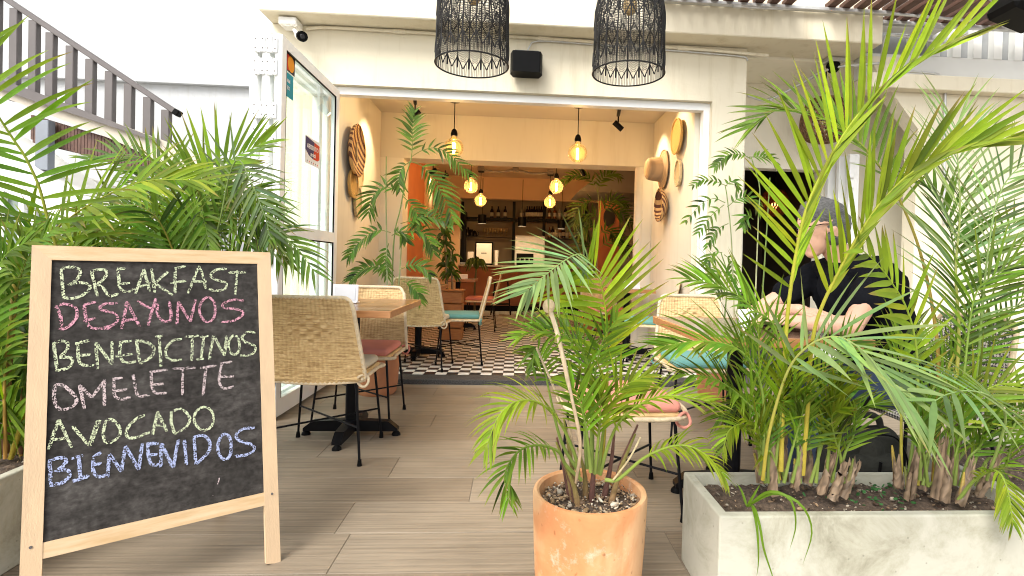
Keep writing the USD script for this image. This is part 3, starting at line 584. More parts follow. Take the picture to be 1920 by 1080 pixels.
def weave(nr, nc, Wb, Wt, z0, z1, y0, y1, bow, raised=True, thick=.006):
    """woven back panel: nc warp ribs, nr weft rows, each strand passing over and under; both faces"""
    k = 4; U, Vv = np.meshgrid(np.linspace(0, 1, nc*k+1), np.linspace(0, 1, nr*k+1), indexing='ij')
    w = Wb + (Wt-Wb)*Vv; x = (U-.5)*w
    # rounded top corners
    rc = .05; zt = z0 + (z1-z0)*Vv
    edge = np.maximum(0, np.abs(x)-(w/2-rc)); cut = rc-np.sqrt(np.maximum(rc*rc-edge**2, 0)); top = z1-cut
    z = z0 + (top-z0)*Vv - .016*(1-(2*U-1)**2)*(1-Vv)**3
    yb = y0 + (y1-y0)*Vv + bow*(2*U-1)**2
    row = np.floor(Vv*nr-1e-9); prof = np.sin(np.pi*((Vv*nr) % 1))**.6; rib = np.cos(np.pi*(U*nc + row))
    d = .0010*rib*prof + .0065*np.abs(np.cos(np.pi*U*nc))**1.4 + .0022*prof
    if raised:
        dm = np.abs(U-.5)/.30 + np.abs(Vv-.64)/.19
        kn = np.cos(np.pi*(U-.5)/.075)*np.cos(np.pi*(Vv-.64)/.062); d = np.where(dm < 1, .004+.016*np.maximum(kn, -.15), d)
    nx = np.stack([x, yb-thick/2-d, z], -1); px_ = np.stack([x, yb+thick/2-d*.8, z], -1)
    n1, n2 = U.shape; i, j = np.meshgrid(np.arange(n1-1), np.arange(n2-1), indexing='ij'); a = i*n2+j
    f = np.vstack([np.stack([a, a+n2, a+n2+1], -1).reshape(-1, 3), np.stack([a, a+n2+1, a+1], -1).reshape(-1, 3)])
    m = trimesh.Trimesh(np.vstack([nx.reshape(-1, 3), px_.reshape(-1, 3)]), np.vstack([f, f[:, ::-1]+n1*n2]), process=False)
    ed = np.vstack([np.stack([x[0], yb[0], z[0]], 1), np.stack([x[1:, -1], yb[1:, -1], z[1:, -1]], 1), np.stack([x[-1, ::-1], yb[-1, ::-1], z[-1, ::-1]], 1)[1:], np.stack([x[::-1, 0], yb[::-1, 0], z[::-1, 0]], 1)[1:]])
    return m, ed
back_mesh, back_edge = weave(30, 22, .50, .415, .425, .845, -.205, -.300, .020)
back_far, _e = weave(26, 20, .50, .415, .425, .845, -.205, -.300, .020, raised=False)
def cushion(w, d, h, c):
    m = m3.Manifold.batch_hull([m3.Manifold.sphere(h/2, 16).translate((sx*(w/2-h/2), sy*(d/2-h/2), 0)) for sx in (-1, 1) for sy in (-1, 1)]).refine_to_length(.03)
    mm = m.to_mesh(); t = trimesh.Trimesh(mm.vert_properties[:, :3].copy(), mm.tri_verts); v = t.vertices.copy()
    v[:, 2] += .012*np.maximum(0, 1-(v[:, 0]/(w/2))**2)*np.maximum(0, 1-(v[:, 1]/(d/2))**2)*(v[:, 2] > 0); t.vertices = v; t.apply_translation(c); return t
def legs_into(t, sw, sd, zs, mat=None):
    mat = mat or black_metal
    top = [(-sw/2+.02, -sd/2+.02), (sw/2-.02, -sd/2+.02), (-sw/2+.02, sd/2-.02), (sw/2-.02, sd/2-.02)]
    mid = []
    for x, y in top:
        a = V(x, y, zs); b = V(x*1.18, y*1.22, .012)
        obj('leg', tube([a, b], [.0075, .0065], 8), mat, t); obj('foot', tube([b+V(0, 0, .02), b-V(0, 0, .012)], [.009, .0125], 10), black_plastic, t)
        mid.append(a+(b-a)*.60)
    obj('brace', rod(mid[0], mid[3]+V(0, 0, .0), .0055), mat, t); obj('brace', rod(mid[1]+V(0, 0, .012), mid[2]+V(0, 0, .012), .0055), mat, t)
def tie(c, axis=0):
    a = np.linspace(0, 2*np.pi, 24); return tube([c+V(.028*math.cos(q_), .010*math.sin(2*q_), .030*math.sin(q_)-.03) for q_ in a], .0065, 8)
def make_chair(label, cush, loc, rz, group='wicker chairs with black rod legs', far=False, cmat=None):
    t = thing('wicker_chair', label, 'chair', loc, rz, group)
    obj('backrest', back_far if far else back_mesh, wicker, t, smooth=True)
    obj('backrest_rim', tube(spline(back_edge[::6], 90), .0105, 8), rope, t, smooth=True)
    s = cbox((0, .0, .432), (.45, .43, .026), .010); obj('seat', s, wicker, t)
    an = [(-.23, .215, .43), (.23, .215, .43), (.235, -.2, .43)]; obj('seat_rim', tube(spline([(-.235, -.2, .43), (-.233, .1, .43), (-.215, .212, .43), (.215, .212, .43), (.233, .1, .43), (.235, -.2, .43)], 60), .010, 8), rope, t, smooth=True)
    obj('cushion', cushion(.43, .41, .045, (0, .012, .466)), fabric[cush], t, smooth=40)
    for sx in (-1, 1): obj('tie', tie(V(sx*.238, -.196, .452)), fabric[cush] if cush != 'beige' else rope, t, smooth=True)
    legs_into(t, .44, .40, .42); return t
c1 = make_chair('wicker chair with beige cushion, back to the viewer, beside the chalkboard', 'beige', (-.985, 2.93, 0), 0)
c2 = make_chair('wicker chair with rose red cushion on the far side of the left table', 'rose', (-.975, 3.53, 0), math.pi)
c3 = make_chair('wicker chair with beige cushion inside the cafe, back to the viewer, left side', 'beige', (-.84, 5.08, .04), -.10, far=True)
c4 = make_chair('wicker chair with teal cushion seen from the side inside the cafe, facing left', 'teal', (-.53, 5.42, .04), math.pi/2+.08, far=True)
c5 = make_chair('wicker chair with teal cushion behind the right table, facing the viewer', 'teal', (1.18, 3.26, 0), math.pi-.04)
c6 = make_chair('wicker chair with teal cushion inside the cafe at the right wall', 'teal', (1.33, 5.18, .04), math.pi/2-.45+.15, far=True)
c7 = make_chair('wicker chair with rose cushion deeper inside the cafe on the right', 'rose', (1.12, 6.5, .04), math.pi+.2, far=True)
c8 = make_chair('wicker chair with rose cushion deep inside on the left, before the bar stool', 'rose', (-.48, 8.0, .04), math.pi/2, far=True)
stl = thing('wicker_stool', 'wicker stool with pink cushion and black rod legs behind the potted palm', 'stool', (.475, 2.32, 0), .04)
obj('seat', cbox((0, 0, .425), (.43, .40, .028), .010), wicker, stl); obj('seat_rim', tube(spline([(-.22, -.2, .42), (.22, -.2, .42), (.222, .2, .42), (-.222, .2, .42), (-.22, -.2, .42)], 80), .010, 8), rope, stl, smooth=True)
obj('cushion', cushion(.43, .41, .05, (0, 0, .462)), fabric['pink'], stl, smooth=40); legs_into(stl, .42, .40, .42)
obj('tie', tie(V(.222, -.2, .44)), fabric['pink'], stl, smooth=True)
# ------------------------------------------------------------------ tables
def wood(name, c, c2, rough=.3, st=(1.5, 14, 14), coat=.3): return M(name, c, rough, scale=4, col2=c2, stretch=st, bump=.08, bscale=40, coat=coat)
top_l, top_r, edge_w = wood('table_top_wood', (.21, .10, .036), (.10, .045, .018)), wood('dark_table_wood', (.10, .058, .035), (.045, .028, .02), .09), wood('table_edge_wood', (.46, .22, .085), (.30, .13, .05))
def make_table(label, x0, x1, y0, y1, zt, topm, cx=None, cy=None, group='square wooden tables on black pedestals', floor=0):
    cx, cy = cx if cx is not None else (x0+x1)/2, cy if cy is not None else (y0+y1)/2
    t = thing('pedestal_table', label, 'table', (cx, cy, floor), 0, group)
    X0, X1, Y0_, Y1_ = x0-cx, x1-cx, y0-cy, y1-cy; z = zt-floor
    n = 5; w = (X1-X0)/n
    for k in range(n): obj('board', cbx(X0+k*w+.0006, X0+(k+1)*w-.0006, Y0_+.012, Y1_-.012, z-.030, z, .0015), topm, t, smooth=False)
    for a in ((X0, X1, Y0_, Y0_+.0115), (X0, X1, Y1_-.0115, Y1_)): obj('edge_strip', cbx(*a, z-.036, z+.0008, .002), edge_w, t, smooth=False)
    for a in ((X0-.0005, X0+.011, Y0_+.0117, Y1_-.0117), (X1-.011, X1+.0005, Y0_+.0117, Y1_-.0117)): obj('edge_strip', cbx(*a, z-.036, z+.0008, .002), edge_w, t, smooth=False)
    obj('column', tube([(0, 0, .05), (0, 0, z-.031)], .036, 20), black_metal, t)
    obj('top_plate', cbox((0, 0, z-.04), (.28, .28, .012), .003), black_metal, t, smooth=False)
    for k in range(4):
        a = k*math.pi/2; d = V(math.cos(a), math.sin(a), 0)
        arm = trimesh.convex.convex_hull(np.array([d*.02+V(-d[1], d[0], 0)*s_*.030+V(0, 0, zz) for s_ in (-1, 1) for zz in (.03, .095)] + [d*.27+V(-d[1], d[0], 0)*s_*.026+V(0, 0, zz) for s_ in (-1, 1) for zz in (.028, .045)] + [d*.22+V(-d[1], d[0], 0)*s_*.026+V(0, 0, .085) for s_ in (-1, 1)]))
        obj('foot_arm', arm, black_metal, t, smooth=False); obj('glide', tube([d*.26+V(0, 0, .028), d*.26+V(0, 0, .012), d*.26], [.010, .024, .026], 14), black_plastic, t)
    return t
t1 = make_table('square wooden table beside the folding door with a white menu card on it', -1.23, -.63, 2.79, 3.69, .77, top_l, -.935, 3.20)
t2 = make_table('dark glossy table with orange wood edge where the man in black sits', .742, 1.40, 1.97, 2.79, .77, top_r, 1.03, 2.40)
t3 = make_table('wooden table inside the cafe by the left wall, behind the wicker chairs', -1.25, -.72, 5.35, 5.95, .79, top_l, floor=.04)
t4 = make_table('wooden table inside the cafe by the right wall with a white card', 1.0, 1.5, 5.55, 6.1, .79, top_l, floor=.04)
t5 = make_table('wooden table deep inside with a white card on a dark stand', -1.1, -.55, 7.7, 8.25, .79, top_l, floor=.04)
wcard = M('white_card', (.82, .82, .84), .4, .02, 10)
def menu_card(px0, px1, pyt, pyb, Y, z, label):
    a, b = atY(px0, pyb, Y), atY(px1, pyt, Y); w, h = b[0]-a[0], b[2]-z
    t = thing('menu_holder', label, 'menu', ((a[0]+b[0])/2, Y, z))
    obj('card', cbox((0, 0, h/2+.004), (w, .012, h-.008), .003, rx=-.12), wcard, t, smooth=False)
    obj('base', cbox((0, .0, .004), (w*1.0, .07, .008), .002), wcard, t, smooth=False)
    obj('inner_sheet', cbox((0, -.0095, h*.52), (w*.82, .002, h*.7), .0005, rx=-.12), M('card_shade', (.70, .71, .74), .5, .03, 20) if 'cs' not in _MAT else _MAT['cs'], t, smooth=False); _MAT['cs'] = LK+'card_shade'
menu_card(624, 672, 534, 575, 3.28, .772, 'white menu card holder standing on the table by the folding door')
menu_card(1168, 1200, 527, 552, 5.75, .792, 'white menu card on the table inside by the right wall')
menu_card(860, 877, 514, 528, 7.95, .792, 'small white card on the table deep inside at the left')
mug_c = atZ(1399, 612, .772); mg = thing('white_mug', 'white cup on the glossy table in front of the man', 'cup', tuple(mug_c))
white_glaze = M('white_glaze', (.80, .80, .78), .15, .02, 5)
obj('cup', lathe([(.0005, .0), (.026, .0), (.033, .02), (.040, .075), (.0375, .075), (.031, .022), (.0005, .008)], 32), white_glaze, mg, smooth=40)
obj('handle', tube([V(.036+.022*math.sin(a), 0, .04+.024*math.cos(a)) for a in np.linspace(0, math.pi, 14)], .0045, 8), white_glaze, mg, smooth=True)
ph = thing('smartphone', 'dark phone lying on the glossy table beside the cup', 'phone', tuple(atZ(1450, 612, .772)), .4)
obj('body', cbox((0, 0, .005), (.075, .15, .009), .003), black_plastic, ph, smooth=False); obj('screen', bx(-.034, .034, -.07, .07, .0095, .0103), M('dark_screen', (.01, .01, .012), .06), ph, smooth=False)

# ------------------------------------------------------------------ chalkboard sign
G = [-.7671, 1.8516, .6238, .2188, .6374, 1.0764, .1923, .044]
u_ = V(math.cos(G[2]), math.sin(G[2]), 0); n_ = V(-math.sin(G[2]), math.cos(G[2]), 0); v_ = V(0, 0, 1)*math.cos(G[3])+n_*math.sin(G[3]); f_ = np.cross(u_, v_)      # f_: towards the viewer
A0 = V(G[0], G[1], 0); W_, H_, ZR, ST = G[4], G[5], G[6], G[7]
cb = thing('chalkboard_sign', 'wood framed A-board with chalk writing BREAKFAST and BIENVENIDOS', 'sign', tuple(A0))
TB = frame_T((0, 0, 0), u_, v_, f_)
def bar(poly, t0, t1, name, mat, **k):
    m = prism(poly, t1-t0); m.apply_translation((0, 0, t0))
    # ease the front edges a little
    m.apply_transform(TB); return obj(name, m, mat, cb, smooth=False, **k)
bar([(-W_, 0), (-W_+ST, 0), (-W_+ST, H_-ST), (-W_, H_)], -.022, 0, 'stile', pine)
bar([(-ST, 0.006), (0, -.004), (0, H_-.004), (-.004, H_), (-ST, H_-ST)], -.022, 0, 'stile', pine)
pine_h = M('pine_rail', (.63, .46, .285), .55, scale=3.6, col2=(.50, .335, .165), stretch=(2, 2, 16), bump=.15, bscale=30, obj_space=True)
bar([(-W_, H_), (-W_+ST, H_-ST), (-ST, H_-ST), (0, H_)], -.022, -.0006, 'top_rail', pine_h)
bar([(-W_+ST, ZR), (-W_+ST, ZR+.042), (-ST, ZR+.042), (-ST, ZR)], -.022, -.0012, 'bottom_rail', pine_h)
board_m = usdkit.material(stage, LK+'chalkboard', {'ge': ('geometry', {}), 'n': ('noise_texture', {'scale': 7.0, 'detail': 7.0, 'roughness': .7}), 'n2': ('noise_texture', {'scale': 60.0, 'detail': 3.0}), 'ad': ('math', {'math_type': 'multiply'}), 'wm': ('mapping', {'scale': (2.2, 2.2, 7.0), 'rotation': (.3, .5, 0)}), 'wn': ('noise_texture', {'scale': 2.4, 'detail': 8.0, 'roughness': .75}), 'wr': ('rgb_ramp', {'ramp': [(.46, (.75,)*3), (.74, (1.9, 1.9, 1.93))]}), 'wx': ('mix', {'mix_type': 'multiply', 'fac': 1.0}),
    'r': ('rgb_ramp', {'ramp': [(.12, (.026, .023, .021)), (.36, (.060, .055, .050)), (.6, (.11, .105, .10))]}), 'p': ('principled_bsdf', {'roughness': .7, 'specular_ior_level': .1})},
    [('ge.position', 'n.vector'), ('ge.position', 'n2.vector'), ('n.fac', 'ad.value1'), ('n2.fac', 'ad.value2'), ('ad.value', 'r.fac'), ('ge.position', 'wm.vector'), ('wm.vector', 'wn.vector'), ('wn.fac', 'wr.fac'), ('r.color', 'wx.color1'), ('wr.color', 'wx.color2'), ('wx.color', 'p.base_color')], surface='p.BSDF')
bar([(-W_+ST-.004, ZR+.038), (-ST+.004, ZR+.038), (-ST+.004, H_-ST+.004), (-W_+ST-.004, H_-ST+.004)], -.013, -.006, 'slate_board', board_m)
# rear legs of the A
vr = V(0, 0, 1)*math.cos(.30)+n_*-math.sin(.30); 
for a_ in (-W_+.06, -.10):
    top = u_*a_ + v_*(H_-.06) - f_*.035; fo = u_*a_ + n_*(.52) + V(0, 0, 0)
    m = cbox((0, 0, 0), (.04, .020, np.linalg.norm(top-fo)), .002); zz = unit(top-fo); m.apply_transform(frame_T((top+fo)/2, u_, np.cross(zz, u_), zz)); obj('rear_leg', m, pine, cb, smooth=False)
obj('rear_rail', cbox(u_*(-W_/2-.02)+n_*.47+V(0, 0, .14), (W_-.2, .018, .04), .002, rz=G[2]), pine_h, cb, smooth=False)
for a_ in (-W_+.05, -.05): obj('hinge', cbox(u_*a_+v_*(H_-.05)-f_*.027, (.03, .012, .05), .001, rz=G[2]), grey_steel, cb, smooth=False)
for a_, b_ in ((-W_+.02, .23), (-W_+.02, .15), (-.02, .225)): obj('screw', tube([u_*a_+v_*b_-f_*.001, u_*a_+v_*b_+f_*.0015], .004, 8), grey_steel, cb)
# chalk strokes, measured on the board's face
def on_board(px, py):
    r = ray(px, py); d = f_*-.0055; o = A0+d; t = ((o-CAM)@f_)/(r@f_); return CAM+r*t - A0
def chalk(name, c):
    return usdkit.material(stage, LK+name, {'ge': ('geometry', {}), 'n': ('noise_texture', {'scale': 270.0, 'detail': 2.0, 'roughness': .6}), 'n2': ('noise_texture', {'scale': 90.0, 'detail': 2.0}), 'ad': ('math', {'math_type': 'multiply_add', 'value2': .35}), 'r': ('rgb_ramp', {'ramp': [(.66, (0, 0, 0)), (.71, (1, 1, 1))]}),
        'd': ('diffuse_bsdf', {'color': c}), 't': ('transparent_bsdf', {}), 'm': ('mix_closure', {})},
        [('ge.position', 'n.vector'), ('ge.position', 'n2.vector'), ('n2.fac', 'ad.value1'), ('n.fac', 'ad.value3'), ('ad.value', 'r.fac'), ('r.color', 'm.fac'), ('t.BSDF', 'm.closure1'), ('d.BSDF', 'm.closure2')], surface='m.closure')
chalks = {'yellow': chalk('chalk_yellow', (.55, .60, .40)), 'pink': chalk('chalk_pink', (.58, .29, .36)), 'rosy': chalk('chalk_rosy', (.54, .44, .44)), 'blue': chalk('chalk_blue', (.38, .43, .64))}
def ell(cx, cy, rx, ry): return [(cx+rx*math.sin(a)*(1+.06*math.sin(3*a)), cy-ry*math.cos(a)) for a in np.linspace(.1, 2*np.pi+.15, 18)]
def chaikin(p, n=2):
    p = np.asarray(p, float)
    for _ in range(n):
        if len(p) < 3: break
        q_, r_ = p[:-1]*.78+p[1:]*.22, p[:-1]*.22+p[1:]*.78; p = np.vstack([p[:1], np.stack([q_, r_], 1).reshape(-1, 2)[1:-1], p[-1:]])
    return p
wr = random.Random(3)
def word(name_label, color, y0, strokes, w=.0072, passes=2):
    vs, fs, k = [], [], 0
    for s in strokes:
        pts = chaikin(s)
        for pa in range(passes):
            jx, jy = (wr.uniform(-4, 4), wr.uniform(-4, 4)) if pa else (0, 0)
            P3 = np.array([on_board(70+(x+jx)/4.32, y0+(y+jy)/4.32) for x, y in pts])
            d = np.r_[0, np.cumsum(np.linalg.norm(np.diff(P3, axis=0), axis=1))]; n = max(4, int(d[-1]/.006)); ss = np.linspace(0, d[-1], n)
            P3 = np.stack([np.interp(ss, d, P3[:, i]) for i in range(3)], 1); T_ = unit(np.gradient(P3, axis=0)); B = np.cross(f_, T_)
            ww = np.array([w*(.85+.3*wr.random())*.5 for _ in range(n)]); ww[0] *= .7; ww[-1] *= .7
            lift = f_*(.0009+.0004*pa)
            vs.append(np.stack([P3-B*ww[:, None]+lift, P3+B*ww[:, None]+lift], 1).reshape(-1, 3))
            i = np.arange(n-1)*2+k; fs.append(np.vstack([np.stack([i, i+2, i+3], 1), np.stack([i, i+3, i+1], 1)])); k += 2*n
    obj('chalk_word', trimesh.Trimesh(np.vstack(vs), np.vstack(fs), process=False), chalks[color], cb, label=name_label, smooth=False)
word('BREAKFAST in pale yellow chalk', 'yellow', 470, [[(190,150),(215,385)],[(195,150),(250,130),(340,140),(355,190),(300,260),(230,285),(330,255),(420,270),(435,310),(360,370),(290,390),(215,385)],
 [(435,160),(485,370)],[(440,165),(500,150),(560,155),(560,200),(510,255),(475,270),(530,290),(560,350),(600,372),(655,345)],[(640,150),(715,148)],[(650,155),(665,240),(660,290)],[(660,270),(750,260)],[(660,285),(690,330),(740,335),(790,310)],
 [(795,350),(865,150)],[(865,150),(910,330)],[(825,295),(920,265)],[(925,145),(950,340)],[(1060,170),(950,265)],[(950,265),(1095,360)],[(1110,145),(1200,125)],[(1115,150),(1115,345)],[(1080,265),(1205,245)],
 [(1220,345),(1310,125)],[(1310,125),(1335,180),(1365,310)],[(1250,250),(1375,250)],[(1535,150),(1450,150),(1395,200),(1430,235),(1540,260),(1530,310),(1440,330),(1390,310)],[(1545,180),(1690,178)],[(1620,160),(1605,355)]])
word('DESAYUNOS in pink chalk', 'pink', 470, [[(150,455),(185,500),(205,635)],[(150,455),(210,425),(300,450),(330,500),(305,570),(220,640),(165,630)],[(375,440),(490,415)],[(380,445),(395,560),(420,620),(460,635)],[(375,570),(480,545)],[(450,630),(600,625)],
 [(650,430),(560,425),(500,455),(520,485),(620,500),(660,550),(630,600),(540,625)],[(680,635),(725,415)],[(725,415),(830,615)],[(695,565),(815,555)],[(810,410),(910,465),(945,465)],[(960,385),(930,480),(895,605)],[(975,430),(970,520),(1010,570),(1070,580),(1090,540),(1070,410)],
 [(1130,595),(1140,410)],[(1140,410),(1240,575)],[(1240,575),(1280,395)],ell(1380,480,65,100),[(1675,405),(1580,395),(1500,430),(1500,465),(1600,470),(1670,490),(1670,520),(1600,570),(1490,580)]])
word('BENEDICTINOS in pale yellow chalk', 'yellow', 470, [[(130,745),(160,965)],[(130,745),(200,725),(260,750),(240,810),(165,870),(260,855),(295,890),(260,950),(150,970)],[(305,755),(420,730)],[(325,755),(330,850),(340,915),(400,935),(460,925)],[(315,850),(430,840)],
 [(490,960),(475,745)],[(475,745),(605,920)],[(605,920),(605,735)],[(665,745),(765,730)],[(675,745),(665,840),(690,900),(740,910),(800,895)],[(635,855),(775,835)],[(800,720),(830,910)],[(800,725),(900,740),(955,790),(930,860),(830,915)],
 [(955,695),(1015,690)],[(985,695),(1000,930)],[(985,930),(1010,925)],[(1170,715),(1100,720),(1040,790),(1040,850),(1080,890),(1170,880)],[(1195,700),(1310,690)],[(1255,700),(1250,890)],[(1320,700),(1385,690)],[(1350,700),(1325,880)],[(1290,880),(1350,875)],
 [(1390,880),(1425,685)],[(1425,685),(1515,850)],[(1515,850),(1530,690)],ell(1595,765,45,80),[(1765,665),(1700,655),(1650,700),(1670,740),(1765,770),(1765,815),(1720,855),(1640,850)]])
word('OMELETTE in rosy white chalk', 'rosy', 700, [[(140,100),(130,200),(160,290),(220,300),(320,250),(310,190),(230,110),(170,85),(140,100)],[(380,285),(340,95)],[(340,95),(440,195)],[(440,195),(545,55)],[(545,55),(545,265)],[(605,45),(690,35)],[(620,50),(620,190),(680,215),(755,195)],[(615,145),(730,130)],
 [(775,5),(800,150),(820,190),(910,175)],[(905,-10),(1050,-30)],[(925,-10),(925,100),(950,165),(1050,160)],[(915,100),(1025,85)],[(1095,-35),(1280,-45)],[(1175,-40),(1175,185)],[(1320,-45),(1450,-65)],[(1365,-50),(1340,180)],[(1485,-80),(1575,-95)],[(1495,-80),(1465,60),(1500,130),(1590,105)],[(1470,30),(1590,25)]])
word('AVOCADO in yellow chalk', 'yellow', 700, [[(90,615),(175,375)],[(175,375),(280,600)],[(120,540),(250,525)],[(285,430),(420,585)],[(420,585),(490,380)],[(510,380),(430,585)],[(555,380),(530,480),(545,560),(600,565),(680,490),(660,420),(600,365),(555,380)],[(870,335),(790,370),(720,450),(720,515),(790,525),(910,475)],
 [(935,500),(975,310)],[(975,310),(1050,470)],[(940,430),(1040,420)],[(1085,310),(1080,400),(1110,490)],[(1075,320),(1160,275),(1240,350),(1220,430),(1110,490)],ell(1350,365,80,95)])
word('BIENVENIDOS in heavy blue chalk', 'blue', 700, [[(100,700),(110,900)],[(100,710),(180,675),(245,700),(200,760),(130,800),(230,770),(275,810),(220,880),(100,910)],[(280,690),(370,665)],[(335,670),(350,850)],[(285,875),(420,830)],[(450,680),(515,640)],[(455,690),(445,790),(490,845),(580,815)],[(440,745),(520,730)],
 [(570,840),(585,655)],[(585,655),(680,795)],[(680,795),(715,590)],[(715,590),(820,780)],[(820,780),(850,570)],[(880,570),(980,570)],[(895,575),(900,690),(930,745),(1000,735)],[(890,660),(970,655)],[(1000,760),(1005,565)],[(1005,565),(1100,765)],[(1100,765),(1140,540)],[(1190,540),(1210,740)],
 [(1270,510),(1285,735)],[(1265,515),(1350,495),(1405,560),(1390,640),(1285,735)],ell(1520,595,55,105),[(1760,440),(1660,445),(1600,500),(1640,550),(1760,580),(1760,625),(1700,660),(1600,670)]], .0080, 3)
word('short chalk tick below the writing', 'rosy', 700, [[(1475, 845), (1460, 900)], [(1425, 985), (1424, 988)]], .004, 1)
# ------------------------------------------------------------------ palms
leafm, stalkm = leaf_mat('palm_leaf', .32), leaf_mat('palm_stalk', .05, .4)
dark_leaf = leaf_mat('dark_leaf', .25, .38)
YG, MG, DG, BG = V(.215, .305, .016), V(.100, .178, .014), V(.048, .092, .010), V(.165, .25, .085)
STALK_Y, STALK_G, STALK_O = V(.42, .33, .05), V(.20, .26, .06), V(.38, .20, .05)
def frond(plant, path, L=.3, w=.018, n=26, t0=.35, N=(0, -1, .25), ang=(62, 24), v=(25, 25), droop=.35, tint=MG, tvar=.30, seed=0, tip=.45, grav=(0, 0, -1), stalk=STALK_G, sr=.006, ragged=.08, brown=.22, peak=.35, mat=None, curl=0.0, pts3=False, sides=(1, 1), label=None, pre=0):
    """one palm leaf: a curved stalk carrying two rows of long folded leaflets. path: (px, py, depth) points or 3-D points"""
    rg = np.random.default_rng(seed*7919+13)
    P3 = np.array([p if pts3 else atY(*p) for p in path], float); C = spline(P3, 60)
    T = unit(np.gradient(C, axis=0)); Nh = unit(V(*N))
    ts, sd = [], []
    for s in (-1, 1):
        if not sides[(s+1)//2]: continue
        t = t0 + (1-t0)*np.linspace(0, 1, n)**.92 + rg.normal(0, .004, n); keep = rg.random(n) > ragged*.4
        ts.append(np.clip(t, 0, 1)[keep]); sd.append(np.full(keep.sum(), s))
    ts, sd = np.concatenate(ts), np.concatenate(sd).astype(float); m = len(ts); u = np.clip((ts-t0)/(1-t0), 0, 1)
    idx = ts*59; p0 = np.stack([np.interp(idx, np.arange(60), C[:, k]) for k in range(3)], 1); tg = unit(np.stack([np.interp(idx, np.arange(60), T[:, k]) for k in range(3)], 1))
    nn = unit(Nh - tg*(tg@Nh)[:, None]); S = np.cross(tg, nn)
    an2 = np.broadcast_to(np.array(ang, float), (2, 2)) if np.ndim(ang) < 2 else np.array(ang, float); k2 = (sd > 0).astype(int)
    a = np.radians(an2[k2, 0] + (an2[k2, 1]-an2[k2, 0])*u**1.2 + rg.normal(0, 3.5, m)); be = np.radians(np.where(sd > 0, v[1], v[0]) + rg.normal(0, 4, m))
    D = tg*np.cos(a)[:, None] + (S*(sd*np.cos(be))[:, None] + nn*np.sin(be)[:, None])*np.sin(a)[:, None]
    prof = np.where(u < peak, .62+.38*(u/peak)**.8, 1-(1-tip)*((u-peak)/(1-peak))**1.5); Ln = L*prof*(1+rg.normal(0, .06, m))*np.array(sides, float)[k2]
    short = rg.random(m) < ragged; Ln = np.where(short, Ln*rg.uniform(.55, .9, m), Ln)
    K = 8; s = np.linspace(0, 1, K)
    g = V(*grav); dr = (np.broadcast_to(droop, (2,))[k2])*(1+rg.normal(0, .3, m))
    dirs = D[:, None] + (s**1.35)[None, :, None]*dr[:, None, None]*g + (np.sin(s*np.pi)*curl)[None, :, None]*tg[:, None]
    dirs = unit(dirs); step = Ln[:, None, None]/(K-1)*dirs; pos = p0[:, None] + np.concatenate([np.zeros((m, 1, 3)), np.cumsum(step[:, :-1], 1)], 1)
    W = tg[:, None] - dirs*np.einsum('mkc,mc->mk', dirs, tg)[..., None]; W = unit(W); B = np.cross(dirs, W)
    B = B*np.sign(np.einsum('mkc,mc->mk', B, nn))[..., None]
    tw = rg.normal(0, .35, m)[:, None, None]*s[None, :, None]; W2 = unit(W*np.cos(tw)+B*np.sin(tw)); B = np.cross(dirs, W2); B = B*np.sign(np.einsum('mkc,mc->mk', B, nn))[..., None]
    ws = np.minimum(1, .35+s*3.2)*(1-s**2.3); ws[-1] = 0.0; hw = .5*w*(.55+.4*prof)[:, None]*ws[None]*(1+rg.normal(0, .08, m))[:, None]
    e1 = pos + W2*hw[..., None] + B*(hw*.32)[..., None]; e2 = pos - W2*hw[..., None] + B*(hw*.32)[..., None]
    Vv = np.stack([e1, pos, e2], 2).reshape(-1, 3)                    # m, K, 3
    base = (np.arange(m)*K*3)[:, None, None]; kk = (np.arange(K-1)*3)[None, :, None]
    q = np.array([[0, 1, 4], [0, 4, 3], [1, 2, 5], [1, 5, 4]])
    F = (base[..., None]+kk[..., None]+q[None, None]).reshape(-1, 3)
    tn = np.asarray(tint)[None]*(1+rg.normal(0, tvar, m))[:, None]; tn = tn*(1+np.stack([rg.normal(0, .10, m), np.zeros(m), rg.normal(0, .1, m)], 1))
    tv = np.repeat(tn[:, None], K, 1)
    br = (rg.random(m) < brown)[:, None, None]*np.clip((s-.72)/.25, 0, 1)[None, :, None]; tv = tv*(1-br) + V(.20, .12, .05)*br
    yl = np.clip((s-.55)/.45, 0, 1)[None, :, None]*.24; tv = tv*(1-yl)+V(.34, .29, .035)*yl*1.0
    tv = np.clip(np.repeat(tv[:, :, None], 3, 2).reshape(-1, 3), .003, .6)
    mid = tube(C[int(t0*59):], .0007, 3, cap=False); F = np.vstack([F, np.asarray(mid.faces)+len(Vv)]); Vv = np.vstack([Vv, mid.vertices]); tv = np.vstack([tv, np.tile(np.asarray(tint, float), (len(mid.vertices), 1))])
    fp = obj('frond', trimesh.Trimesh(Vv, F, process=False), mat or leafm, plant, tint=tv, label=label)
    rad = sr*np.linspace(1.0, .22, 60); tb = tube(C, rad, 7, cap=False); sc = np.repeat(np.linspace(0, 1, 60), 7)[:, None]
    obj('stalk', tb, stalkm, fp, tint=np.asarray(stalk)*(1-sc)+np.asarray(tint)*1.2*sc); return fp
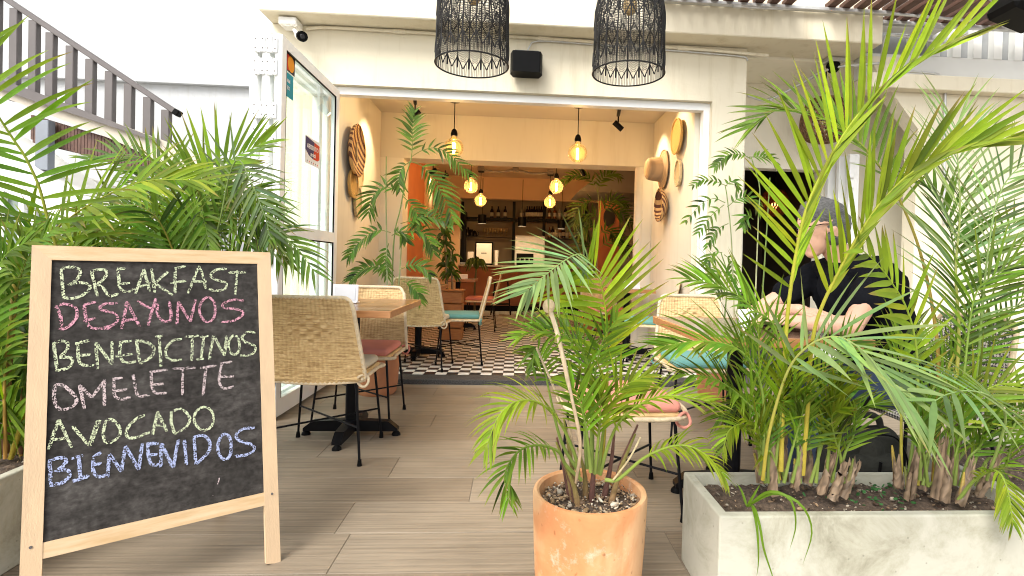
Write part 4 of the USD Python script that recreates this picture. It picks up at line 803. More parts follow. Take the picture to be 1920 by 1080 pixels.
def cane(plant, path, r0, r1, c0=V(.26, .17, .09), c1=V(.30, .26, .06), rings=0, name='cane', seed=0, pts3=False):
    rg = np.random.default_rng(seed); C = spline(np.array([p if pts3 else atY(*p) for p in path], float), 30)
    rr = np.linspace(r0, r1, 30)*(1+rg.normal(0, .05, 30)); t = tube(C, rr, 9)
    k = np.r_[np.repeat(np.linspace(0, 1, 30), 9), 0, 1][:, None]; col = c0*(1-k)+c1*k; col = col*(1+rg.normal(0, .12, (len(col), 1)))
    return obj(name, t, stalkm, plant, tint=np.clip(col, .01, .7))
def husk(plant, x, y, Y, h, lean, seed, tone=1.0):
    """dry papery sheath round a cane: a split tapering tube"""
    rg = np.random.default_rng(seed); b = atY(x, y, Y); n, m = 12, 12; vs = []
    for i in range(n):
        t = i/(n-1); r = .016*(1-.3*t)*(1+rg.normal(0, .05)); c = b+V(lean*t*h, .02*t*math.sin(seed), h*t)
        for j in range(m): a = 2*np.pi*(j/(m-1))*(.97-.45*t*(t > .6)) + seed; rr = r*(1+rg.normal(0, .10)); vs.append(c+V(rr*math.cos(a), rr*math.sin(a), rg.normal(0, .004)-.03*t*abs(math.sin(2*a+seed))))
    f = []
    for i in range(n-1):
        for j in range(m-1): a = i*m+j; f += [[a, a+1, a+m+1], [a, a+m+1, a+m]]
    col = V(.27, .19, .125)*tone*(1+rg.normal(0, .30, (len(vs), 1))); col = col*np.where((np.arange(len(vs)) % m % 3 == 0)[:, None], .6, 1)
    obj('husk', trimesh.Trimesh(np.array(vs), np.array(f), process=False), stalkm, plant, tint=np.clip(col, .02, .6))
def soil_mesh(pts2, z, amp, seed, n=46):
    """bumpy soil filling a polygon"""
    p = Polygon(pts2); x0, y0, x1, y1 = p.bounds; xs, ys = np.meshgrid(np.linspace(x0, x1, n), np.linspace(y0, y1, n)); q_ = np.stack([xs.ravel(), ys.ravel()], 1)
    inn = shapely.contains_xy(p, q_[:, 0], q_[:, 1]); zz = z+amp*(meshkit.fbm(np.c_[q_*28, np.zeros(len(q_))], 4, seed)-.5)*2
    f = []
    for i in range(n-1):
        for j in range(n-1):
            a = i*n+j
            if inn[[a, a+1, a+n, a+n+1]].all(): f += [[a, a+1, a+n+1], [a, a+n+1, a+n]]
    return trimesh.Trimesh(np.c_[q_, zz], np.array(f))
soil_m = M('potting_soil', (.16, .11, .075), .95, scale=60, col2=(.030, .020, .014), bump=.8, bscale=120)
def chips(poly, z, n, seed, parent, cols=((.30, .20, .12), (.42, .36, .28), (.08, .05, .035))):
    """bark chips and grit on the soil"""
    rg = np.random.default_rng(seed); p = Polygon(poly); x0, y0, x1, y1 = p.bounds; ms, ts = [], []; k = 0
    while k < n:
        x, y = rg.uniform(x0, x1), rg.uniform(y0, y1)
        if not p.contains(shapely.Point(x, y)): continue
        k += 1; s = rg.uniform(.0014, .0040)*(1+2*(rg.random() < .05)); b = trimesh.creation.icosphere(0); b.vertices *= V(s*rg.uniform(.7, 2), s*rg.uniform(.6, 1.2), s*rg.uniform(.4, .9)); b.vertices *= 1+rg.normal(0, .12, b.vertices.shape)
        b.apply_transform(trimesh.transformations.euler_matrix(rg.uniform(-.5, .5), rg.uniform(-.5, .5), rg.uniform(0, 6.3))); b.apply_translation((x, y, z+rg.uniform(0, .006))); ms.append(b); ts.append(np.tile(V(*cols[rg.integers(len(cols))])*rg.uniform(.6, 1.3), (len(b.vertices), 1)))
    return obj('soil_chips', cat(ms), stalkm, parent, tint=np.clip(np.vstack(ts), .01, .6), kind='stuff')
# ---- terracotta pot in the middle
terra = usdkit.material(stage, LK+'terracotta', {'co': ('texture_coordinate', {}), 'n': ('noise_texture', {'scale': 3.6, 'detail': 5.0, 'roughness': .5, 'distortion': .5}), 'n2': ('noise_texture', {'scale': 90.0, 'detail': 3.0}), 'n4': ('noise_texture', {'scale': 16.0, 'detail': 9.0, 'roughness': .75}), 'r4': ('rgb_ramp', {'ramp': [(.56, (0, 0, 0)), (.70, (.55,)*3)]}), 'n5': ('noise_texture', {'scale': 30.0, 'detail': 6.0}), 'r5': ('rgb_ramp', {'ramp': [(.27, (.55, .5, .45)), (.34, (1, 1, 1))]}), 'mb': ('mix', {'color2': (.66, .56, .45)}), 'ms': ('mix', {'mix_type': 'multiply', 'fac': 1.0}), 'b': ('bump', {'strength': .25, 'distance': .004}),
    'r': ('rgb_ramp', {'ramp': [(.34, (.49, .20, .08)), (.43, (.54, .25, .105)), (.50, (.61, .35, .175)), (.75, (.65, .42, .23))]}), 'p': ('principled_bsdf', {'roughness': .75, 'specular_ior_level': .3})},
    [('co.object', 'n.vector'), ('co.object', 'n2.vector'), ('n.fac', 'r.fac'), ('co.object', 'n4.vector'), ('co.object', 'n5.vector'), ('n4.fac', 'r4.fac'), ('n5.fac', 'r5.fac'), ('r4.color', 'mb.fac'), ('r.color', 'mb.color1'), ('mb.color', 'ms.color1'), ('r5.color', 'ms.color2'), ('ms.color', 'p.base_color'), ('n2.fac', 'b.height'), ('b.normal', 'p.normal')], surface='p.BSDF')
terra_dark = M('terracotta_dark', (.46, .19, .085), .75, scale=5, col2=(.36, .14, .065), bump=.15, bscale=80, obj_space=True)
def pot(label, loc, R, Hh, soil_z, mat, seed, sides=64):
    t = thing('terracotta_pot', label, 'plant pot', loc)
    obj('pot_body', lathe([(.0005, 0), (R*.78, 0), (R*.87, .02), (R*.93, Hh*.25), (R*.975, Hh*.6), (R, Hh*.9), (R*1.005, Hh-.012), (R*.985, Hh-.002), (R*.94, Hh), (R*.895, Hh-.006), (R*.885, Hh-.03), (R*.87, soil_z-.05), (.0005, soil_z-.06)], sides), mat, t, smooth=40)
    cir = [(R*.885*math.cos(a), R*.885*math.sin(a)) for a in np.linspace(0, 2*np.pi, 40)[:-1]]
    obj('soil', soil_mesh(cir, soil_z, .012, seed), soil_m, t, smooth=True); return t, cir
PC = atZ(1106, 916, .365)
tp, cir = pot('large terracotta pot with a leafy palm, nearest to the viewer', (PC[0], PC[1], 0), .169, .365, .325, terra, 1, 96)
chips(cir, .331, 900, 4, tp, ((.42, .31, .19), (.50, .44, .35), (.20, .13, .08), (.36, .24, .13)))
cp = thing('areca_palm', 'small bright green palm in the terracotta pot in the middle', 'palm')
rg0 = random.Random(11)
cb0 = (PC[0], PC[1], .32)
for k in range(11):
    a = rg0.uniform(0, 6.3); r = rg0.uniform(.01, .055); b_ = V(PC[0]+r*math.cos(a)*1.2, PC[1]+r*math.sin(a), .32); h = rg0.uniform(.12, .26)
    cane(cp, [b_, b_+V(r*math.cos(a)*.5, 0, h*.5), b_+V(r*math.cos(a)*1.2+rg0.uniform(-.02, .02), 0, h)], .010, .003, V(.10, .05, .04) if k % 2 else V(.22, .13, .07), (V(.20, .20, .04), V(.16, .08, .06))[k % 2], seed=k, pts3=True)
cane(cp, [(1080, 905, 1.52), (1088, 830, 1.46), (1068, 730, 1.42), (1049, 640, 1.39), (1034, 590, 1.38), (1028, 572, 1.38)], .0045, .0065, V(.40, .29, .18), V(.62, .50, .34), name='dry_stick')
obj('stick_head', blob(atY(1029, 574, 1.38), (.016, .014, .019)), M('dry_wood', (.55, .42, .26), .8, .2, 40, .5, 80), cp)
cane(cp, [(1085, 880, 1.55), (1060, 780, 1.5), (1006, 652, 1.46)], .0035, .003, V(.4, .3, .2), V(.5, .4, .26), name='dry_stick')
cane(cp, [(1150, 900, 1.5), (1180, 860, 1.48), (1201, 820, 1.47)], .003, .0025, V(.45, .36, .2), V(.5, .42, .26), name='dry_stick')
FC = lambda path, **k: frond(cp, path, **k)
FC([(1128, 880, 1.6), (1138, 740, 1.6), (1138, 649, 1.6), (1134, 571, 1.59), (1121, 514, 1.56), (1104, 488, 1.53)], L=.235, w=.017, n=19, t0=.48, N=(.1, -.85, .35), ang=((70, 60), (60, 46)), v=(-20, 10), droop=(.75, .12), tint=YG, seed=1, stalk=STALK_Y, sr=.0062, tip=.85, sides=(1, 1))
FC([(1104, 488, 1.53), (1085, 477, 1.50), (1060, 488, 1.45), (1030, 510, 1.41), (1003, 532, 1.38), (985, 548, 1.36)], L=.185, w=.013, n=21, t0=.02, N=(-.2, -.8, .5), ang=(70, 22), v=(5, 5), droop=.22, tint=BG, seed=2, sr=.003, tip=.5, brown=.05)
FC([(1110, 870, 1.55), (1108, 763, 1.53), (1103, 690, 1.50), (1087, 652, 1.47), (1050, 628, 1.43), (1000, 622, 1.40), (975, 632, 1.38)], L=0.141, w=0.0119, n=20, t0=.50, N=(0, -.5, .85), ang=(60, 25), v=(20, 20), droop=.3, tint=MG*1.2, seed=3)
FC([(1085, 890, 1.55), (1077, 851, 1.53), (1051, 794, 1.49), (1015, 758, 1.45), (973, 752, 1.41), (937, 778, 1.38), (911, 840, 1.36)], L=0.150, w=0.0110, n=24, t0=.38, N=(0, -.3, .9), ang=(58, 25), v=(12, 12), droop=.75, tint=YG*.8, seed=4)
FC([(1090, 900, 1.55), (1061, 872, 1.53), (1046, 846, 1.50), (1010, 835, 1.46), (973, 846, 1.42), (947, 887, 1.40), (952, 935, 1.39)], L=0.132, w=0.0110, n=20, t0=.40, N=(0, -.3, .9), ang=(58, 28), v=(10, 10), droop=.8, tint=MG, seed=5)
FC([(1110, 880, 1.55), (1112, 780, 1.56), (1116, 700, 1.56), (1130, 640, 1.54), (1155, 600, 1.52)], L=0.132, w=0.0110, n=17, t0=.45, N=(0, -.8, .5), v=(20, 20), droop=.25, tint=MG*1.1, seed=6)
FC([(1125, 890, 1.55), (1139, 840, 1.53), (1160, 794, 1.50), (1201, 758, 1.46), (1253, 742, 1.42), (1331, 752, 1.38)], L=0.141, w=0.0110, n=22, t0=.35, N=(0, -.4, .9), ang=(55, 22), v=(15, 15), droop=.45, tint=YG*.8, seed=7)
FC([(1135, 900, 1.52), (1160, 898, 1.50), (1212, 856, 1.46), (1274, 835, 1.42), (1321, 851, 1.39), (1357, 892, 1.37)], L=0.114, w=0.0093, n=20, t0=.42, N=(0, -.3, .95), v=(8, 8), droop=.8, tint=YG*.75, seed=8)
FC([(1100, 880, 1.60), (1092, 740, 1.66), (1080, 660, 1.70), (1050, 620, 1.74), (1010, 605, 1.76)], L=0.150, w=0.0119, n=19, t0=.48, N=(0, -.6, .7), v=(18, 18), droop=.4, tint=DG*1.7, seed=11)
FC([(1085, 885, 1.57), (1050, 820, 1.58), (1020, 690, 1.60), (1005, 650, 1.6), (998, 690, 1.58)], L=.10, w=.011, n=16, t0=.62, N=(0, -.6, .7), v=(5, 5), droop=.9, tint=MG*.9, seed=13)
FC([(1108, 885, 1.50), (1098, 800, 1.47), (1082, 740, 1.44), (1062, 712, 1.42)], L=.14, w=.0115, n=15, t0=.42, N=(0, -.9, .4), ang=(46, 22), v=(25, 25), droop=.3, tint=MG*1.2, seed=14)
FC([(1122, 888, 1.55), (1135, 790, 1.53), (1165, 730, 1.50), (1210, 705, 1.47)], L=.15, w=.0115, n=17, t0=.42, N=(0, -.7, .6), ang=(46, 22), v=(20, 20), droop=.35, tint=YG*.7, seed=9)
FC([(1115, 888, 1.52), (1122, 820, 1.50), (1126, 760, 1.48), (1120, 720, 1.46)], L=.13, w=.0105, n=14, t0=.40, N=(0, -.9, .4), ang=(40, 20), v=(25, 25), droop=.3, tint=YG*.6, seed=15)
# ---- concrete planters and the palms in them
conc = usdkit.material(stage, LK+'raw_concrete', {'ge': ('geometry', {}), 'n': ('noise_texture', {'scale': 4.5, 'detail': 9.0, 'roughness': .72, 'distortion': .5}), 'n2': ('noise_texture', {'scale': 38.0, 'detail': 4.0}), 'v': ('voronoi_texture', {'scale': 24.0}), 'r': ('rgb_ramp', {'ramp': [(.26, (.20, .185, .13)), (.42, (.37, .355, .275)), (.56, (.47, .455, .375))]}),
    'r2': ('rgb_ramp', {'ramp': [(.04, (.45,)*3), (.10, (1, 1, 1))]}), 'mx': ('mix', {'mix_type': 'multiply', 'fac': .6}), 'p': ('principled_bsdf', {'roughness': .8, 'specular_ior_level': .3}), 'b': ('bump', {'strength': .4, 'distance': .006})},
    [('ge.position', 'n.vector'), ('ge.position', 'n2.vector'), ('ge.position', 'v.vector'), ('n.fac', 'r.fac'), ('v.distance', 'r2.fac'), ('r.color', 'mx.color1'), ('r2.color', 'mx.color2'), ('mx.color', 'p.base_color'), ('n2.fac', 'b.height'), ('b.normal', 'p.normal')], surface='p.BSDF')
def planter(label, x0, x1, y0, y1, h, seed, soil_z, wall=.028):
    t = thing('concrete_planter', label, 'planter')
    o = m3.Manifold.batch_hull([m3.Manifold.sphere(.007, 12).translate((x, y, z)) for x in (x0+.007, x1-.007) for y in (y0+.007, y1-.007) for z in (.007, h-.007)])
    i = m3.Manifold.cube((x1-x0-2*wall, y1-y0-2*wall, h)).translate((x0+wall, y0+wall, .05)); r = o-i; mm = r.to_mesh()
    tm = trimesh.Trimesh(mm.vert_properties[:, :3], mm.tri_verts); obj('box', tm, conc, t, smooth=25)
    pl = [(x0+wall, y0+wall), (x1-wall, y0+wall), (x1-wall, y1-wall), (x0+wall, y1-wall)]
    obj('soil', soil_mesh(pl, soil_z, .022, seed, 60), soil_m, t, smooth=True); chips(pl, soil_z+.004, 500, seed, t); return t
pr = planter('long pale concrete planter with palms in the right foreground', .612, 1.66, 1.50, 1.835, .314, 3, .275)
pr2 = planter('second concrete planter behind the right end of the long one', 1.70, 2.5, 1.45, 2.3, .30, 5, .27)
pl_ = planter('concrete planter at the left edge behind the chalkboard', -2.25, -1.60, 1.62, 3.1, .314, 6, .27)
# right clump one
ra = thing('areca_palm', 'tall palm clump at the left end of the long concrete planter', 'palm')
FA = lambda path, **k: frond(ra, path, **k)
for k, (x, y, Y) in enumerate([(1428, 905, 1.70), (1450, 925, 1.66), (1490, 915, 1.67), (1540, 925, 1.66), (1560, 935, 1.64), (1515, 905, 1.70), (1470, 900, 1.72), (1580, 930, 1.66)]):
    husk(ra, x, y, Y, [.17, .20, .15, .16, .14, .18, .20, .13][k], [-.1, -.05, .05, .15, .3, .05, .0, .4][k], k+2)
    cane(ra, [(x, y, Y), (x+(x-1490)*.12, y-30, Y), (x+(x-1490)*.22, y-(70 if k % 2 else 55), Y)], .010, .003, V(.30, .20, .12), (V(.36, .30, .05), V(.16, .20, .04))[k % 2], seed=k+40)
FA([(1464, 883, 1.66), (1470, 700, 1.64), (1480, 560, 1.62), (1504, 420, 1.60), (1532, 342, 1.59), (1563, 284, 1.58), (1598, 229, 1.56), (1652, 167, 1.53), (1710, 120, 1.50), (1784, 82, 1.46)], L=.33, w=.018, n=33, t0=.41, N=(.05, -.95, .2), ang=((60, 26), (14, 7)), v=(6, 40), sides=(1, .6), droop=(.10, .05), tint=YG, seed=21, stalk=STALK_Y, sr=.0085, tip=.75, brown=.3, ragged=.04)
FA([(1505, 890, 1.66), (1515, 760, 1.62), (1528, 615, 1.58), (1582, 491, 1.54), (1636, 400, 1.51), (1679, 350, 1.49), (1710, 323, 1.47), (1757, 295, 1.45), (1815, 275, 1.42), (1925, 262, 1.38)], L=.27, w=.021, n=28, t0=.46, N=(.1, -.9, .2), ang=((40, 14), (16, 9)), v=(10, 40), sides=(1, .6), droop=(.12, .08), tint=YG*.72, seed=22, stalk=STALK_Y, sr=.008, tip=.8)
FA([(1430, 900, 1.62), (1443, 808, 1.58), (1475, 701, 1.52), (1512, 652, 1.47), (1561, 631, 1.42), (1604, 647, 1.37), (1650, 690, 1.33), (1690, 735, 1.30)], L=.30, w=.019, n=17, t0=.52, N=(.1, -.55, .8), ang=(72, 18), v=(8, 8), droop=.18, tint=BG*.95, seed=23, stalk=STALK_Y, sr=.006, tip=.7, brown=.25)
FA([(1425, 890, 1.66), (1437, 808, 1.62), (1394, 749, 1.58), (1340, 711, 1.54), (1280, 702, 1.50)], L=.17, w=.013, n=24, t0=.35, N=(0, -.5, .8), v=(15, 15), droop=.4, tint=MG, seed=24)
FA([(1425, 860, 1.64), (1421, 830, 1.62), (1394, 797, 1.58), (1367, 808, 1.55), (1355, 845, 1.53)], L=.10, w=.011, n=20, t0=.3, N=(0, -.4, .9), v=(10, 10), droop=.8, tint=YG*.75, seed=25)
FA([(1440, 880, 1.66), (1459, 642, 1.64), (1410, 577, 1.60), (1357, 540, 1.57), (1292, 523, 1.54)], L=.20, w=.013, n=24, t0=.50, N=(0, -.7, .6), ang=(45, 20), v=(25, 25), droop=.3, tint=MG*1.1, seed=26)
FA([(1430, 880, 1.64), (1430, 740, 1.60), (1394, 663, 1.56), (1324, 640, 1.52), (1240, 650, 1.48)], L=.20, w=.014, n=26, t0=.42, N=(0, -.5, .8), ang=(50, 20), v=(18, 18), droop=.4, tint=MG*1.2, seed=27)
for k, (tx, ty, dY, hue) in enumerate([(1420, 600, .1, MG), (1600, 640, .12, MG), (1480, 660, -.06, YG*.8), (1390, 640, .14, DG*1.7), (1380, 760, .05, MG)]):
    bx_ = 1430+k*10.5; my = (900+ty)/2-20
    FA([(bx_, 900, 1.68), ((bx_*1.6+tx*.4)/2, my+40, 1.68+dY*.3), ((bx_+2*tx)/3, my-60, 1.67+dY*.7), (tx, ty, 1.66+dY), (tx+(tx-1490)*.25, ty+20, 1.66+dY*1.1)], L=.17, w=.012, n=17, t0=.40, N=(.1*math.sin(k*2.1), -.7, .55), ang=(48, 20), v=(22, 22), droop=.32, tint=hue, seed=60+k, stalk=STALK_Y if k % 3 == 0 else STALK_G)
for k, (x0, tx, ty, Yt, hue) in enumerate([(1435, 1400, 770, 1.62, MG*1.2), (1450, 1470, 740, 1.58, YG*.6), (1500, 1490, 750, 1.57, MG*1.2), (1470, 1510, 765, 1.60, MG), (1530, 1545, 730, 1.64, MG*.9), (1548, 1565, 740, 1.60, YG*.6), (1572, 1610, 790, 1.62, MG*1.1), (1560, 1590, 755, 1.66, MG*.9), (1582, 1560, 800, 1.62, YG*.55), (1520, 1570, 745, 1.60, YG*.55), (1485, 1530, 790, 1.66, DG*1.8), (1440, 1440, 790, 1.70, DG*1.8), (1460, 1420, 820, 1.60, YG*.6)]):
    FA([(x0, 905, 1.66), ((x0*2+tx)/3, 850, 1.65), ((x0+3*tx)/4, ty+25, 1.64), (tx, ty-20, Yt), (tx+(tx-1500)*.3, ty-35, Yt-.04)], L=.13, w=.0115, n=15, t0=.34, N=(.2*math.sin(k*2.3), -.8, .45), ang=(42, 20), v=(20, 20), droop=.28, tint=hue, seed=200+k)
# right clump two
rb_ = thing('areca_palm', 'palm clump at the right end of the long concrete planter, with yellow stalks', 'palm')
FB = lambda path, **k: frond(rb_, path, **k)
for k, (x, y, Y) in enumerate([(1685, 915, 1.66), (1705, 935, 1.64), (1755, 930, 1.64), (1770, 940, 1.62), (1800, 945, 1.60), (1730, 915, 1.68), (1785, 910, 1.68), (1835, 930, 1.62)]):
    husk(rb_, x, y, Y, [.12, .17, .22, .16, .15, .20, .24, .15][k], [-.1, .02, .03, .1, .4, .0, .1, .3][k], k+22, .9)
    cane(rb_, [(x, y, Y), (x+(x-1755)*.1, y-35, Y+.01), (x+(x-1755)*.18, y-(80 if k % 3 == 0 else 60), Y+.02)], .010, .003, V(.26, .16, .10), (V(.42, .31, .05), V(.16, .20, .04))[k % 2], seed=k+70)
FB([(1760, 920, 1.68), (1785, 780, 1.72), (1798, 633, 1.76), (1792, 507, 1.80), (1800, 400, 1.84), (1796, 300, 1.88), (1790, 235, 1.9)], L=.37, w=.0125, n=28, t0=.42, N=(0, -.9, .35), ang=(60, 30), v=(12, 12), droop=.30, tint=BG*1.05, seed=31, stalk=STALK_Y, sr=.008, tip=.7)
FB([(1750, 920, 1.68), (1760, 700, 1.76), (1748, 574, 1.80), (1720, 455, 1.84), (1679, 359, 1.88), (1640, 300, 1.90), (1605, 262, 1.92), (1555, 228, 1.94), (1508, 214, 1.96), (1458, 206, 1.98), (1415, 235, 2.0)], L=.28, w=.018, n=30, t0=.60, N=(-.15, -.6, .75), ang=(62, 26), v=(28, 28), droop=.35, tint=MG*.9, seed=32, stalk=STALK_O, sr=.008, tip=.55, brown=.25)
FB([(1725, 900, 1.64), (1722, 760, 1.62), (1718, 652, 1.60), (1701, 581, 1.58), (1672, 530, 1.56), (1642, 492, 1.54), (1618, 470, 1.52)], L=.20, w=.023, n=15, t0=.42, N=(.1, -.9, .35), ang=(58, 34), v=(8, 8), droop=.12, tint=YG*.75, seed=33, tip=.6, ragged=.03)
FB([(1790, 910, 1.66), (1810, 680, 1.70), (1827, 559, 1.72), (1857, 522, 1.70), (1901, 500, 1.68), (1970, 490, 1.66)], L=.24, w=.013, n=22, t0=.45, N=(0, -.6, .7), v=(22, 22), droop=.3, tint=MG, seed=34)
FB([(1785, 905, 1.70), (1795, 600, 1.80), (1787, 459, 1.86), (1768, 393, 1.88), (1742, 355, 1.90), (1700, 335, 1.92)], L=.26, w=.018, n=22, t0=.52, N=(0, -.6, .7), v=(22, 22), droop=.35, tint=DG*1.5, seed=35, stalk=STALK_G)
FB([(1820, 910, 1.66), (1840, 600, 1.74), (1857, 440, 1.78), (1875, 363, 1.80), (1909, 315, 1.80), (1975, 275, 1.80)], L=.27, w=.0115, n=24, t0=.50, N=(0, -.9, .4), v=(15, 15), droop=.25, tint=BG, seed=36)
FB([(1850, 900, 1.60), (1885, 790, 1.48), (1862, 748, 1.40), (1822, 733, 1.34), (1780, 738, 1.30), (1752, 752, 1.28)], L=.24, w=.021, n=11, t0=.45, N=(-.1, -.5, .85), ang=(80, 30), v=(5, 5), droop=.55, tint=BG, seed=37, tip=.8, sr=.005)
FB([(1797, 937, 1.60), (1829, 899, 1.56), (1867, 883, 1.50), (1888, 916, 1.46), (1899, 980, 1.43)], L=.12, w=.010, n=22, t0=.30, N=(0, -.3, .95), v=(8, 8), droop=.8, tint=YG*.75, seed=38)
for k, (tx, ty, dY, hue) in enumerate([(1690, 620, .1, MG), (1830, 600, .12, MG), (1910, 720, -.05, YG*.65), (1780, 640, .15, DG*1.6), (1920, 560, .2, DG*1.7), (1930, 820, .0, MG), (1900, 420, .25, MG)]):
    bx_ = 1690+k*10; my = (910+ty)/2-20
    FB([(bx_, 910, 1.66), ((bx_*1.6+tx*.4)/2, my+40, 1.68+dY*.3), ((bx_+2*tx)/3, my-60, 1.68+dY*.7), (tx, ty, 1.67+dY), (tx+(tx-1765)*.25, ty+25, 1.66+dY*1.1)], L=.20, w=.013, n=17, t0=.40, N=(.1*math.sin(k*1.7), -.7, .55), ang=(48, 20), v=(22, 22), droop=.35, tint=hue, seed=90+k, stalk=STALK_Y if k % 3 == 0 else STALK_G)
for k, (x0, tx, ty, Yt, hue) in enumerate([(1715, 1730, 790, 1.58, MG*.9), (1800, 1850, 810, 1.58, MG), (1740, 1720, 800, 1.60, DG*1.8), (1770, 1790, 740, 1.66, MG), (1760, 1740, 770, 1.64, DG*1.8), (1780, 1810, 780, 1.62, MG), (1830, 1900, 850, 1.56, MG*1.1), (1810, 1870, 760, 1.68, DG*1.8), (1840, 1930, 760, 1.66, MG*.9)]):
    FB([(x0, 912, 1.66), ((x0*2+tx)/3, 860, 1.65), ((x0+3*tx)/4, ty+25, 1.64), (tx, ty-20, Yt), (tx+(tx-1765)*.3, ty-30, Yt-.04)], L=.15, w=.012, n=15, t0=.34, N=(.2*math.sin(k*2.9), -.8, .45), ang=(42, 20), v=(20, 20), droop=.30, tint=hue, seed=220+k)
# strap-leaved tuft and seedlings on the soil
tf = thing('grass_tuft', 'strap leaved tuft spilling over the front of the long concrete planter', 'plant')
def strap(plant, pts, w, tint, name='leaf', mat=None):
    C = spline(np.array([atY(*p) for p in pts]), 16); T_ = unit(np.gradient(C, axis=0)); B = unit(np.cross(T_, V(.1, -1, .3))); k = np.linspace(0, 1, 16); hw = w*.5*np.minimum(1, .4+3*k)*(1-k**3)
    up = np.cross(B, T_); Vv = np.stack([C+B*hw[:, None]+up*hw[:, None]*.3, C, C-B*hw[:, None]+up*hw[:, None]*.3], 1).reshape(-1, 3); q = np.array([[0, 1, 4], [0, 4, 3], [1, 2, 5], [1, 5, 4]])
    F = ((np.arange(15)*3)[:, None, None]+q[None]).reshape(-1, 3); obj(name, trimesh.Trimesh(Vv, F, process=False), mat or leafm, plant, tint=np.tile(tint, (len(Vv), 1)))
for pts in ([(1400, 950, 1.57), (1450, 925, 1.52), (1500, 945, 1.475), (1522, 995, 1.463), (1505, 1060, 1.46)], [(1400, 950, 1.57), (1440, 922, 1.52), (1480, 935, 1.475), (1492, 982, 1.466), (1480, 1033, 1.462)], [(1400, 950, 1.57), (1412, 948, 1.51), (1424, 985, 1.472), (1432, 1030, 1.466), (1448, 1079, 1.462), (1456, 1110, 1.46)], [(1402, 950, 1.57), (1410, 950, 1.51), (1419, 990, 1.472), (1422, 1050, 1.466), (1418, 1085, 1.462)], [(1400, 950, 1.57), (1390, 920, 1.6), (1380, 905, 1.62)], [(1400, 950, 1.57), (1415, 925, 1.57), (1425, 908, 1.58)]):
    strap(tf, pts, .0085, MG*1.15)
sd_ = thing('seedlings', 'tiny round leaved seedlings on the soil between the two right palm clumps', 'plant')
rgs = np.random.default_rng(3); ms, tt = [], []
for k in range(70):
    p = atZ(rgs.normal(1645, 45), rgs.normal(920, 18), .285); d = trimesh.creation.icosphere(1); d.vertices *= V(.008, .006, .0015); d.apply_transform(trimesh.transformations.euler_matrix(rgs.normal(0, .5), rgs.normal(0, .5), rgs.uniform(0, 6))); d.apply_translation(p+V(0, 0, rgs.uniform(0, .014))); ms.append(d); tt.append(np.tile(V(.05, .15, .045)*rgs.uniform(.7, 1.6), (len(d.vertices), 1)))
obj('leaf', cat(ms), leafm, sd_, tint=np.vstack(tt), kind='stuff')
# left palms behind the chalkboard
la = thing('areca_palm', 'big palm at the left edge behind the chalkboard, fronds over the staircase', 'palm')
FL = lambda path, **k: frond(la, path, **k)
for k, (x, y, Y) in enumerate([(-30, 860, 2.0), (10, 850, 2.05), (40, 850, 2.1), (80, 840, 2.2), (-60, 850, 2.1)]):
    cane(la, [(x, y, Y), (x+6, y-160, Y), (x+20, y-330, Y)], .013, .009, V(.24, .12, .07), V(.34, .26, .05), seed=k+120)
FL([(20, 860, 2.05), (110, 560, 2.0), (83, 386, 1.95), (53, 305, 1.92), (24, 260, 1.90), (-5, 215, 1.87), (-50, 140, 1.84), (-110, 60, 1.8)], L=.34, w=.020, n=24, t0=.42, N=(.1, -.95, .2), ang=((70, 40), (92, 62)), v=(12, 8), droop=.30, tint=MG*1.0, seed=41, stalk=STALK_Y, sr=.009, tip=.7)
FL([(40, 860, 2.1), (55, 560, 2.1), (98, 443, 2.08), (134, 407, 2.06), (175, 380, 2.04), (228, 354, 2.02), (285, 338, 2.0), (375, 338, 1.97)], L=.27, w=.020, n=28, t0=.45, N=(0, -.8, .5), ang=(66, 18), v=(14, 14), droop=.25, tint=YG*.75, seed=42, stalk=STALK_O, sr=.007, tip=.6)
FL([(30, 860, 2.1), (20, 600, 2.1), (60, 440, 2.05), (30, 408, 2.0), (-30, 420, 1.96), (-90, 460, 1.92)], L=.22, w=.018, n=24, t0=.45, N=(0, -.7, .6), v=(15, 15), droop=.35, tint=MG*.9, seed=43)
FL([(10, 860, 2.0), (10, 680, 1.98), (34, 540, 1.95), (60, 470, 1.9), (100, 430, 1.86)], L=.22, w=.017, n=24, t0=.35, N=(0, -.9, .4), v=(15, 15), droop=.4, tint=DG*1.8, seed=44, stalk=STALK_O)
FL([(0, 860, 2.0), (-10, 700, 1.98), (-20, 560, 1.95), (10, 480, 1.9), (60, 450, 1.88)], L=.24, w=.018, n=24, t0=.30, N=(0, -.9, .4), v=(15, 15), droop=.5, tint=MG, seed=45)
for k, (tx, ty, Y, hue) in enumerate([(60, 520, 2.2, MG), (20, 600, 2.1, DG*1.7), (-20, 500, 2.2, MG), (80, 600, 2.3, MG*1.1), (40, 700, 2.1, DG*2), (-40, 640, 2.0, MG), (110, 480, 2.4, DG*1.6), (150, 470, 2.4, MG), (200, 440, 2.3, MG*1.1), (160, 430, 2.2, YG*.6), (10, 780, 2.0, MG)]):
    FL([(10+k*6, 860, 2.1), (15+k*5+(tx-10)*.2, (860+ty)/2+60, 2.1), ((10+2*tx)/3, (860+2*ty)/3-50, Y), (tx, ty, Y), (tx+40*(1 if k % 2 else -1), ty+15, Y)], L=.24, w=.017, n=24, t0=.35, N=(.1*math.sin(k), -.8, .5), ang=(52, 22), v=(18, 18), droop=.4, tint=hue, seed=130+k)
lb = thing('areca_palm', 'dense green palm behind the top right of the chalkboard, leaning to the door', 'palm')
FD = lambda path, **k: frond(lb, path, **k)
for k, x in enumerate((250, 290, 330, 360)): cane(lb, [(x-60, 760, 2.75), (x-30, 620, 2.7), (x, 480, 2.6)], .012, .008, V(.24, .14, .07), V(.36, .26, .06), seed=k+150)
